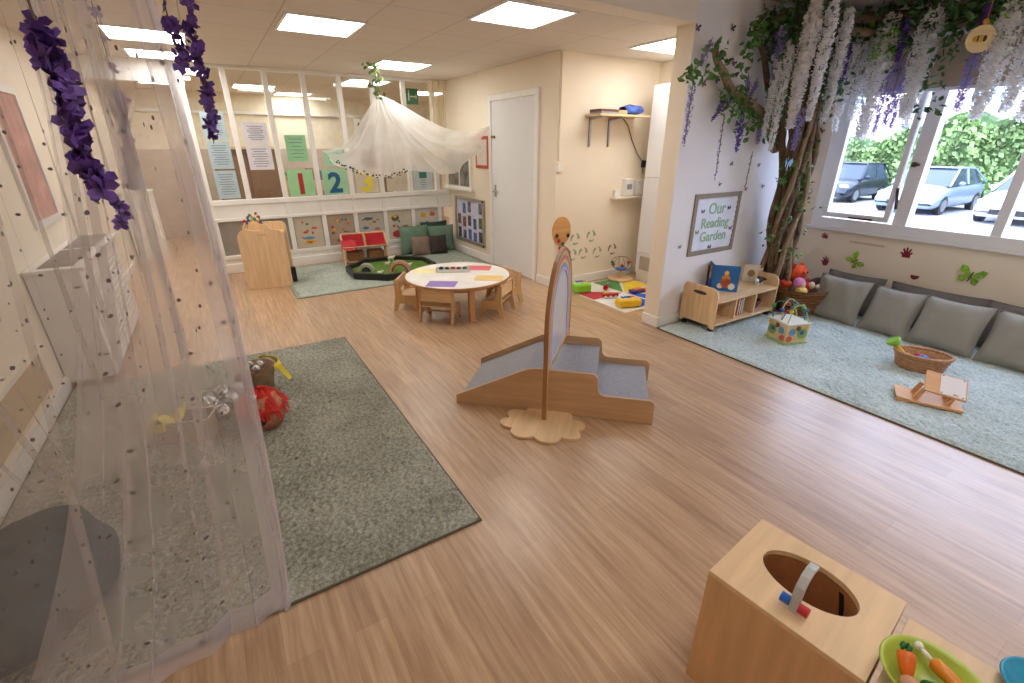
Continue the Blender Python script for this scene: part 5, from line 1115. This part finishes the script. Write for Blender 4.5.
W(850, 30, 838, 95, 4.9, .035, 120, 'v', .016); W(905, 20, 896, 62, 4.9, .03, 90, 'v', .016); W(898, 60, 884, 125, 5.0, .04, 150, 'l', .016); W(985, 5, 981, 30, 4.9, .03, 60, 'v', .015); W(968, 50, 956, 112, 5.0, .035, 140, 'l', .016)
W(880, 70, 873, 135, 5.03, .03, 90, 'l', .016); W(893, 80, 890, 128, 5.05, .03, 80, 'l', .016); W(803, 110, 793, 150, 4.0, .03, 90, 'l', .015); W(778, 30, 773, 80, 3.95, .03, 90, 'l', .016); W(820, 60, 812, 100, 4.9, .03, 70, 'l', .016)
LSs = ['nearest the cream wall end', 'below the bare left branch', 'in full violet bloom below the leafy fork', 'left of the trunk, ending at the sign', 'beside the trunk at mid height', 'beside the upright thin branch', 'from the leafy tip high on the left', 'under the thin upright branch', 'hanging low towards the sign top']
def V(x0, y0, x1, y1, rad, n, lb, m=M_wp, size=.014):
    global sd
    sd += 1; a = ony(x0, y0, YG-.09); c_ = ony(x1, y1, YG-.09)
    wisteria(a, a.z-c_.z, rad, n, m, 'purple wisteria spray on the garden wall, '+lb, 'purple sprays on the garden wall', drift=(c_.x-a.x, 0), size=size, seed=sd)
V(693, 84, 684, 145, .022, 70, LSs[0]); V(724, 118, 715, 180, .014, 34, LSs[1], size=.011); V(742, 112, 737, 150, .03, 110, LSs[2], M_wv); V(752, 155, 745, 188, .01, 26, LSs[3], size=.009); V(763, 118, 757, 143, .03, 80, LSs[4])
V(748, 78, 746, 100, .022, 50, LSs[5]); V(712, 42, 699, 66, .02, 50, LSs[6]); V(757, 82, 748, 100, .02, 50, LSs[7], M_wp); V(726, 100, 712, 120, .02, 44, LSs[8], M_wv); V(776, 30, 771, 55, .03, 60, 'near the ceiling beside the white strands'); V(733, 96, 722, 112, .015, 30, 'drooping left from the leafy fork', M_wv)
# round wooden ornament hanging by the window
p = onx(980, 39, 4.85); t = thing('wooden_disc', 'round pale wooden disc ornament with a bee hanging above the window', 'ornament', p, -.9)
B().prism(circ(.085, 32), (0, 0, 0), (1, 0, 0), (0, 0, 1), (0, -.01, 0)).obj('disc', wood('disc_wood', (214, 186, 130), 0), t); b = B(); b.ball((-.01, -.014, 0), .04, .008, .022); b.obj('bee_body', mat('bee_gold', (196, 150, 50), .6), t, smooth=True); b = B(); b.ball((.02, -.018, .0), .012, .006, .02); b.ball((-.02, -.018, 0), .006, .006, .02); b.obj('bee_stripes', M_dark, t, smooth=True)
b = B(); b.cyl((0, -.005, .085), (0, -.005, GZ-p.z-.1), .003, 6); b.ball((0, -.005, .105), .02, .01, .02); b.obj('cord', mat('cord_amber', (190, 130, 50), .6), t)

# ================================================================== WHITE VOILE CANOPY OVER THE PLAY TRAY
ap = Vector((1.87, 5.95, 2.10))
M_voile = voile('white_voile', (250, 249, 246), .6)
t = thing('voile_canopy', 'white voile canopy swagged from the ceiling above the black play tray', 'canopy', ap)
def lerp(a, b, s): return a+(b-a)*s
hem = [ony(322, 151, 6.3), ony(345, 168, 6.1), ony(385, 177, 6.0), ony(410, 170, 6.0), ony(432, 172, 5.95), ony(455, 172, 5.9), ony(478, 150, 5.8), onx(488, 126, XD-.03)]
def hemf(u):
    q = u*(len(hem)-1); i = min(int(q), len(hem)-2); s = q-i
    p0_, p1_, p2_, p3_ = hem[max(0, i-1)], hem[i], hem[i+1], hem[min(len(hem)-1, i+2)]
    return .5*((2*p1_)+(p2_-p0_)*s+(2*p0_-5*p1_+4*p2_-p3_)*s*s+(3*p1_-p0_-3*p2_+p3_)*s**3)
def front(u, v):
    h_ = hemf(u); p = ap.lerp(h_, v); sag = .30*math.sin(PI*v)*(abs(u-.45)*2)**1.2
    f_ = v**.6*(1-.3*v); p = p+Vector((.035*math.sin(u*46)*f_, .06*math.cos(u*46+v*2)*f_, -sag+.012*math.sin(u*46)*v)); return p-ap
uvf = lambda u, v: (u*3, v*1.5)
B().grid(front, 150, 26, uv=uvf).obj('front_drape', M_voile, t, smooth=True)
bk = [ony(322, 151, 6.3), Vector((1.6, 6.75, 1.55)), Vector((2.2, 6.9, 1.5)), Vector((2.8, 6.8, 1.5)), Vector((3.05, 6.3, 1.6)), onx(488, 126, XD-.03)]
def back(u, v):
    q = u*5; i = min(int(q), 4); h_ = bk[i].lerp(bk[i+1], q-i); p = ap.lerp(h_, v); return p+Vector((.02*math.sin(u*40), .03*math.cos(u*40), -.25*math.sin(PI*v)))*v**.7*Vector((1, 1, 1)).length/1.73-ap
B().grid(back, 90, 16, uv=uvf).obj('back_drape', M_voile, t, smooth=True)
B().tube([hemf(i/40)-ap+Vector((.035*math.sin(i/40*46)*.7, .06*math.cos(i/40*46+2)*.7, 0)) for i in range(41)], .003, 5).obj('hem', mat('voile_hem', (244, 241, 234), .8), t)
B().cyl((0, 0, -.02), (0, 0, CZ-ap.z), .008, 8).obj('hanging_cord', M_white, t)
g = B(); base_keep = base; base = ap; random.seed(31)
for i in range(14): leaves(g, ap+Vector((-.02+.03*math.sin(i), -.03, -.02+.023*i)), 4, (.025, .02, .012), .055, False)
leaves(g, ap+Vector((-.06, -.03, .30)), 10, (.05, .03, .02), .06, False)
base = base_keep; g.obj('leaf_garland', mat('garland_leaf', (122, 150, 88), .6, var=.35, scale=20), t)
# flower trim on the hem
t2 = thing('flower_trim', 'thin trim of dark leaves and peach flowers along the white canopy hem', 'flower trim', hemf(.26))
b = B(); c2 = B(); random.seed(6)
for i in range(44):
    u = .10+.30*i/44; p = hemf(u)-hemf(.26)+Vector((random.uniform(-.02, .02), -.07, random.uniform(-.015, .035))); (c2 if (i % 5 == 0 and i > 10) else b).ball(p, random.uniform(.008, .018), .006, random.uniform(.006, .014), 7, 4)
b.obj('leaves', mat('trim_green', (56, 74, 56), .7), t2)['kind'] = 'stuff'; c2.obj('flowers', mat('trim_peach', (214, 160, 130), .7), t2)['kind'] = 'stuff'
# sheer drape at the far corner
t = thing('corner_drape', 'sheer cream drape hanging at the corner between partition and door wall', 'drape', (3.03, 6.93, 1.35))
B().grid(lambda u, v: (-.14+.28*u*(1-.15*v), .02*math.sin(u*22)-.02, 1.05*(1-v)), 40, 8, uv=uvf).obj('drape', voile('cream_voile', (240, 228, 200), .6), t, smooth=True)

# ================================================================== STARRY CANOPY (left foreground)
M_star = voile('starry_voile', (218, 210, 210), .33, True); M_star3 = voile('starry_voile_back', (214, 204, 200), .31, True); M_star2 = voile('starry_voile_thin', (214, 204, 200), .25, True); M_hemv = voile('voile_hem_sheer', (236, 230, 238), .34)
AP = Vector((-.36, 1.55, 2.5))
t = thing('starry_curtain', 'sheer star-spotted voile curtain hanging from the ceiling to the floor on the left', 'curtain', AP)
def path(P, u):
    n = len(P)-1; q = min(max(u, 0), 1)*n; i = min(int(q), n-1); s = q-i
    p0_, p1_, p2_, p3_ = P[max(0, i-1)], P[i], P[i+1], P[min(n, i+2)]
    return .5*((2*p1_)+(p2_-p0_)*s+(2*p0_-5*p1_+4*p2_-p3_)*s*s+(3*p1_-p0_-3*p2_+p3_)*s**3)
V3 = Vector
def sheet_(top, mid, bot, nf, amp, uvs, nm, m, nu=140, nv=40, ph=0., gather=.35):
    def fn(u, v):
        a = path(top, u); c_ = path(mid, u); d_ = path(bot, u)
        p = a*(1-v)*(1-2*v)+c_*4*v*(1-v)+d_*v*(2*v-1)
        w_ = u*nf*2*PI+ph; k = amp*(gather+(1-gather)*min(1, v*1.4))*(1 if v < .93 else 1)
        dd = (path(bot, min(1, u+.01))-path(bot, max(0, u-.01))).normalized(); nn = V3((-dd.y, dd.x, 0))
        f_ = .75+.5*math.sin(u*17+v*2)
        return p+nn*k*math.sin(w_)*f_+dd*k*.8*math.sin(2*w_)*f_-AP
    o = B().grid(fn, nu, nv, uv=lambda u, v: (u*uvs, v*2.4)).obj(nm, m, t, smooth=True); return fn
# front sheet: right edge over (-.06,1.41), running left across the view
f1 = sheet_([V3((-.055, 1.42, 2.5)), V3((-.10, 1.47, 2.5)), V3((-.17, 1.45, 2.5)), V3((-.22, 1.47, 2.5)), V3((-.26, 1.44, 2.5))],
            [V3((-.01, 1.41, 1.2)), V3((-.11, 1.46, 1.2)), V3((-.20, 1.43, 1.2)), V3((-.27, 1.45, 1.2)), V3((-.33, 1.41, 1.2))],
            [V3((-.065, 1.415, .02)), V3((-.18, 1.40, .02)), V3((-.36, 1.36, .02)), V3((-.56, 1.33, .02)), V3((-.80, 1.27, .02))], 5, .022, 1.1, 'front_panel', M_star)
f2 = sheet_([V3((-.27, 1.40, 2.5)), V3((-.36, 1.35, 2.5)), V3((-.46, 1.38, 2.5)), V3((-.56, 1.42, 2.5))],
            [V3((-.40, 1.36, 1.2)), V3((-.56, 1.32, 1.2)), V3((-.72, 1.34, 1.2)), V3((-.86, 1.38, 1.2))],
            [V3((-.52, 1.30, .02)), V3((-.72, 1.22, .02)), V3((-.9, 1.2, .02)), V3((-1.04, 1.3, .02))], 4, .02, 1.2, 'side_panel', M_star2, ph=1.)
f3 = sheet_([V3((-.16, 1.75, 2.5)), V3((-.34, 1.85, 2.5)), V3((-.54, 1.75, 2.5)), V3((-.62, 1.5, 2.5))],
            [V3((-.20, 2.05, 1.2)), V3((-.45, 2.3, 1.2)), V3((-.8, 2.2, 1.2)), V3((-.98, 1.7, 1.2))],
            [V3((-.26, 2.45, .03)), V3((-.55, 2.62, .03)), V3((-.85, 2.6, .03)), V3((-1.06, 2.4, .03))], 7, .03, 1.6, 'back_panel', M_star3, ph=2.)
# denser hem bands
def band(fn, u0, v0, u1, v1, wd, nm, n=60):
    b = B()
    def g(s, w_):
        u = u0+(u1-u0)*s; v = v0+(v1-v0)*s
        if u0 == u1: return fn(min(1, max(0, u+w_*wd*(1 if u0 < .5 else -1))), v)+V3((0, -.003, 0))
        return fn(u, v-w_*wd)+V3((0, -.003, 0))
    b.grid(g, n, 3, uv=lambda a, c_: (a*4, c_)); b.obj(nm, M_hemv, t, smooth=True)
band(f1, 0, 0, 0, 1, .13, 'edge_hem'); band(f1, 0, 1, 1, 1, .045, 'bottom_hem')
b = B(); b.tube([V3((-.34+.27*math.cos(2*PI*i/40), 1.6+.2*math.sin(2*PI*i/40), 2.51))-AP for i in range(40)], .008, 6, closed=True)
for a in range(3): b.cyl(V3((-.34+.27*math.cos(a*2.1), 1.6+.2*math.sin(a*2.1), 2.51))-AP, V3((-.34, 1.6, 2.6))-AP, .004, 6)
b.cyl(V3((-.34, 1.6, 2.6))-AP, V3((-.34, 1.6, GZ))-AP, .004, 6); b.obj('hoop', M_white, t)

# purple flower garlands
M_pf = mat('purple_petal', (100, 66, 146), .6, var=.3, scale=30); M_pf2 = mat('lilac_petal', (150, 126, 176), .6, var=.2, scale=30)
def garland(pts, n, size, rad, m, label, seed):
    random.seed(seed); top_ = V3(pts[0]); t = thing('flower_garland', label, 'flower garland', top_); b = B()
    nodes = []
    for i in range(n):
        s = i/(n-1)*(.97)+random.uniform(0, .03); p = path([V3(q) for q in pts], s)-top_+V3((random.uniform(-rad, rad), random.uniform(-rad, rad), 0)); nodes.append(p)
        ax = V3((random.gauss(0, 1), random.gauss(-.6, 1), random.gauss(0, .6))).normalized(); o1 = ax.orthogonal().normalized(); o2 = ax.cross(o1); k = size*random.uniform(.75, 1.25); a0 = random.uniform(0, 6.28)
        for q in range(4):
            a = a0+q*PI/2; d_ = o1*math.cos(a)+o2*math.sin(a); w_ = ax.cross(d_)
            v = [p, p+d_*k*.45+w_*k*.42+ax*k*.12, p+d_*k*.95+w_*k*.30+ax*k*.3, p+d_*k*1.0-w_*k*.30+ax*k*.2, p+d_*k*.45-w_*k*.42+ax*k*.05]
            b.add(v, [(0, 1, 2, 3, 4)])
    b.obj('petals', m, t)['kind'] = 'stuff'
    B().tube([path([V3(q) for q in pts], i/20)-top_ for i in range(21)], .0018, 5).obj('stem', mat('stem_brown', (96, 76, 60), .7), t)
def gp(pxs, d_, ztop):
    out = []
    for x, y in pxs: r_ = ray(x, y); k = d_/math.hypot(r_[0], r_[1]); out.append(V3((r_[0]*k, r_[1]*k, H+r_[2]*k)))
    return [V3((out[0].x, out[0].y, ztop))]+out
garland(gp([(28, 0), (40, 35), (55, 65), (66, 100), (76, 140), (92, 172), (105, 192)], 1.05, GZ-.01), 76, .0185, .010, M_pf, 'thick dark purple flower garland hanging at the top left', 1)
garland([gp([(113, 198)], 1.05, GZ)[1], gp([(119, 205)], 1.05, GZ)[1], gp([(122, 215)], 1.05, GZ)[1], gp([(121, 224)], 1.05, GZ)[1]], 9, .011, .002, M_pf, 'small purple sprig at the lower tip of the thick garland', 2)
garland(gp([(186, 0), (190, 30), (194, 45), (200, 62), (207, 90), (210, 115), (213, 140)], 1.9, CZ-.0), 58, .0185, .012, M_pf, 'thin purple flower garland hanging right of the starry curtain edge', 3)
garland(gp([(166, 10), (174, 25), (180, 48), (183, 66)], 1.9, CZ-.0), 22, .022, .010, M_pf, 'short purple flower garland hanging left of the thin one', 4)
garland(gp([(117, 90), (119, 110), (126, 140), (130, 165), (134, 188)], 2.6, CZ-.0), 50, .024, .012, M_pf2, 'faded lilac flower garland seen through the starry curtain', 5)

# ================================================================== LEFT SIDE FURNITURE
t = thing('radiator_cover', 'white radiator cover along the left wall behind the curtain', 'radiator cover', (XL+.005, 4.0, 0))
b = B(); b.box(0, .27, 0, 1.5, .04, .80); b.obj('cover_body', M_white, t, bevel=.004)
box('top_board', M_white, 0, .30, -.02, 1.52, .80, .825, t, bevel=.004)
b = B(); b.box(.272, .276, .08, .72, .14, .70); b.box(.272, .276, .78, 1.42, .14, .70); b.obj('front_panel', mat('off_white_panel', (222, 218, 212), .5), t)
for y in (.08, .78):
    b = B(); [b.box(.274, .280, y+.03, y+.61, .66-.05*k, .675-.05*k) for k in range(11)]; b.obj('slats', M_white, t)
b = B(); b.box(.06, .24, .06, .72, .826, .829); b.box(.06, .24, .8, 1.44, .826, .829); b.obj('top_grille', mat('grille_grey', (128, 120, 112), .6), t)
t = thing('display_board', 'faded pink brick-pattern display board on the left wall behind the curtain', 'board', (XL+.001, 4.85, 1.2), PI/2)
B().ring([(-.25, -.2), (.45, -.2), (.45, .75), (-.25, .75)], [(-.2, -.15), (.40, -.15), (.40, .70), (-.2, .70)], (0, 0, 0), (1, 0, 0), (0, 0, 1), (0, -.02, 0)).obj('frame', M_white, t)
box('board_face', mat('faded_pink', (200, 150, 140), .8, var=.2, scale=7), -.2, .40, -.008, 0, -.15, .70, t)
t = thing('low_shelf', 'low cream wall panel with wooden edge on the left wall by the rug', 'panel', (XL+.001, 2.6, .13), PI/2)
B().ring([(-1.3, 0), (1.1, 0), (1.1, .30), (-1.3, .30)], [(-1.25, .03), (1.05, .03), (1.05, .27), (-1.25, .27)], (0, 0, 0), (1, 0, 0), (0, 0, 1), (0, -.03, 0)).obj('frame', M_wall, t); box('panel_face', mat('tan_panel', (184, 154, 110), .6), -1.25, 1.05, -.012, 0, .03, .27, t)

# pouf: crumpled dark teal beanbag
t = thing('beanbag', 'crumpled dark grey-teal beanbag behind the curtain at the bottom left', 'beanbag', (-.83, 1.86, .02))
random.seed(2)
def bean(u, v):
    a = 2*PI*u; ph = PI*v; r_ = math.sin(ph)**.75 if 0 < v < 1 else 0; n_ = 1+.06*math.sin(a*3+v*5)+.03*math.sin(a*7+v*9)+.02*math.sin(a*13-v*17)
    return (.25*r_*math.cos(a)*n_, .36*r_*math.sin(a)*n_, .13-.13*math.cos(ph)*(1+.05*math.sin(a*2)))
B().grid(bean, 48, 24).obj('beanbag_cover', mat('teal_grey_cloth', (50, 66, 70), .9, var=.3, scale=9, bump=.9, bscale=14), t, smooth=True)

# discovery baskets and toys on the rug
M_br = mat('paper_basket', (176, 150, 118), .8, var=.15, scale=20); my2 = mat('yellow_cloth', (236, 214, 60), .7, var=.1); mre = mat('red_tulle', (214, 48, 36), .8, var=.2); M_foil = mat('silver_foil', (200, 200, 200), .25, .9, var=.3, scale=30, bump=.8)
def floor_at(x, y, z=.02): return onz(x, y, z)
p = floor_at(186, 440); t = thing('wooden_tray_box', 'pale wooden box topped with yellow cloth on the grey rug behind the curtain', 'box', (p.x, p.y+.05, .022), -.35)
b = B(); b.box(-.13, .17, -.08, -.068, 0, .13); b.box(-.13, .17, .068, .08, 0, .13); b.box(-.13, -.118, -.068, .068, 0, .13); b.box(.158, .17, -.068, .068, 0, .13); b.box(-.118, .158, -.068, .068, 0, .01); b.obj('box_body', mat('grey_ply', (176, 160, 132), .7), t)
b = B(); b.grid(lambda u, v: (-.14+.16*u, -.085+.16*v, .135+.03*math.sin(u*5)*math.sin(v*4+1)+.01*math.sin(u*17+v*11)), 14, 10); b.grid(lambda u, v: (-.14+.10*u, -.088, .135-.055*v*(1-.4*abs(u-.5))), 8, 4); b.obj('yellow_cloth', my2, t, smooth=True, solid=.003)
random.seed(12)
for i, (px, py, r_, lb) in enumerate(((208, 405, .055, 'crinkled silver foil ball nearest the yellow cloth'), (222, 392, .05, 'silver foil ball behind the first one through the curtain'), (232, 400, .05, 'crinkled silver foil ball beside the red tulle pouch'), (222, 412, .05, 'lowest silver foil ball on the wooden box'), (238, 388, .045, 'topmost silver foil ball through the curtain'))):
    p = floor_at(px, py, .12); t = thing('foil_ball', lb, 'foil ball', (p.x, p.y, .115))
    b = B(); b.ball((0, 0, 0), r_, n=16, m=10); b.v = [tuple(Vector(v)*random.uniform(.85, 1.12)) for v in b.v]; b.obj('crumpled_foil', M_foil, t)
p = floor_at(267, 427); t = thing('tulle_pouch', 'pinkish wicker house basket topped with bright red tulle beside the curtain', 'basket', (p.x, p.y+.04, .022), -.3)
B().lathe([(0, 0), (.09, 0), (.125, .08), (.125, .15), (.08, .205), (.03, .215)], n=24).obj('woven_body', mat('pink_wicker', (196, 130, 98), .8, var=.25, scale=50, bump=.5), t, smooth=True)
B().prism(circ(.028, 18, ry=.036), (.02, -.128, .10), (1, 0, 0), (0, 0, 1), (0, -.004, 0)).obj('dark_opening', mat('opening_black', (36, 20, 18), .9), t)
random.seed(14); b = B()
for i in range(46):
    a = random.uniform(0, 2*PI); l = random.uniform(.03, .09); r0 = random.uniform(.01, .06); p1 = Vector((r0*math.cos(a), r0*math.sin(a), .20+random.uniform(0, .03))); p2 = Vector((.135*math.cos(a), .135*math.sin(a), .16-l*.35)); p3 = Vector((.14*math.cos(a+.2), .14*math.sin(a+.2), .14-l)); w_ = Vector((-math.sin(a), math.cos(a), 0))*.012
    b.add([p1-w_, p1+w_, p2+w_, p2-w_, p3+w_*.5, p3-w_*.5], [(0, 1, 2, 3), (3, 2, 4, 5)])
b.grid(lambda u, v: ((.01+.125*v)*math.cos(2*PI*u)*(1+.08*math.sin(u*31)), (.01+.125*v)*math.sin(2*PI*u)*(1+.08*math.sin(u*31)), .235-.10*v*v+.008*math.sin(u*44+v*9)), 40, 8); b.obj('red_tulle', mre, t); B().ball((-.02, -.05, .205), .03, .025, .02).obj('white_tuft', M_white, t, smooth=True)
p = floor_at(266, 395); t = thing('round_basket', 'woven basket with yellow ribbon and silver baubles at the curtain edge', 'basket', (p.x-.03, p.y+.13, .022), 0)
B().lathe([(0, 0), (.095, 0), (.125, .16), (.13, .165), (.12, .16), (.09, .012), (0, .012)], n=28).obj('basket_body', M_br, t, smooth=True)
b = B(); b.grid(lambda u, v: (.02+.13*math.cos(-.8+2.2*u)*(1+.15*v), .0+.13*math.sin(-.8+2.2*u)*(1+.15*v), .172+.02*math.sin(u*9)*v+.01-.04*v), 16, 4); b.obj('yellow_ribbon', my2, t, smooth=True, solid=.003)
b = B(); b.add([(.12, -.03, .16), (.15, -.01, .17), (.21, -.07, .06), (.19, -.09, .05)], [(0, 1, 2, 3)]); b.obj('yellow_tail', my2, t, solid=.003)
b = B(); b.grid(lambda u, v: (-.12+.12*u, -.10+.03*v-.02*u, .15-.03*v+.01*math.sin(u*9)), 8, 3); b.obj('red_ribbon', mre, t, solid=.004)
for x, y in ((-.05, -.03), (.01, -.05), (-.02, .04), (.04, .02)): B().ball((x, y, .16), .028, n=10, m=7).obj('silver_bauble', M_foil, t)
t['label'] = 'woven basket of silver baubles with yellow and red ribbons at the curtain edge'
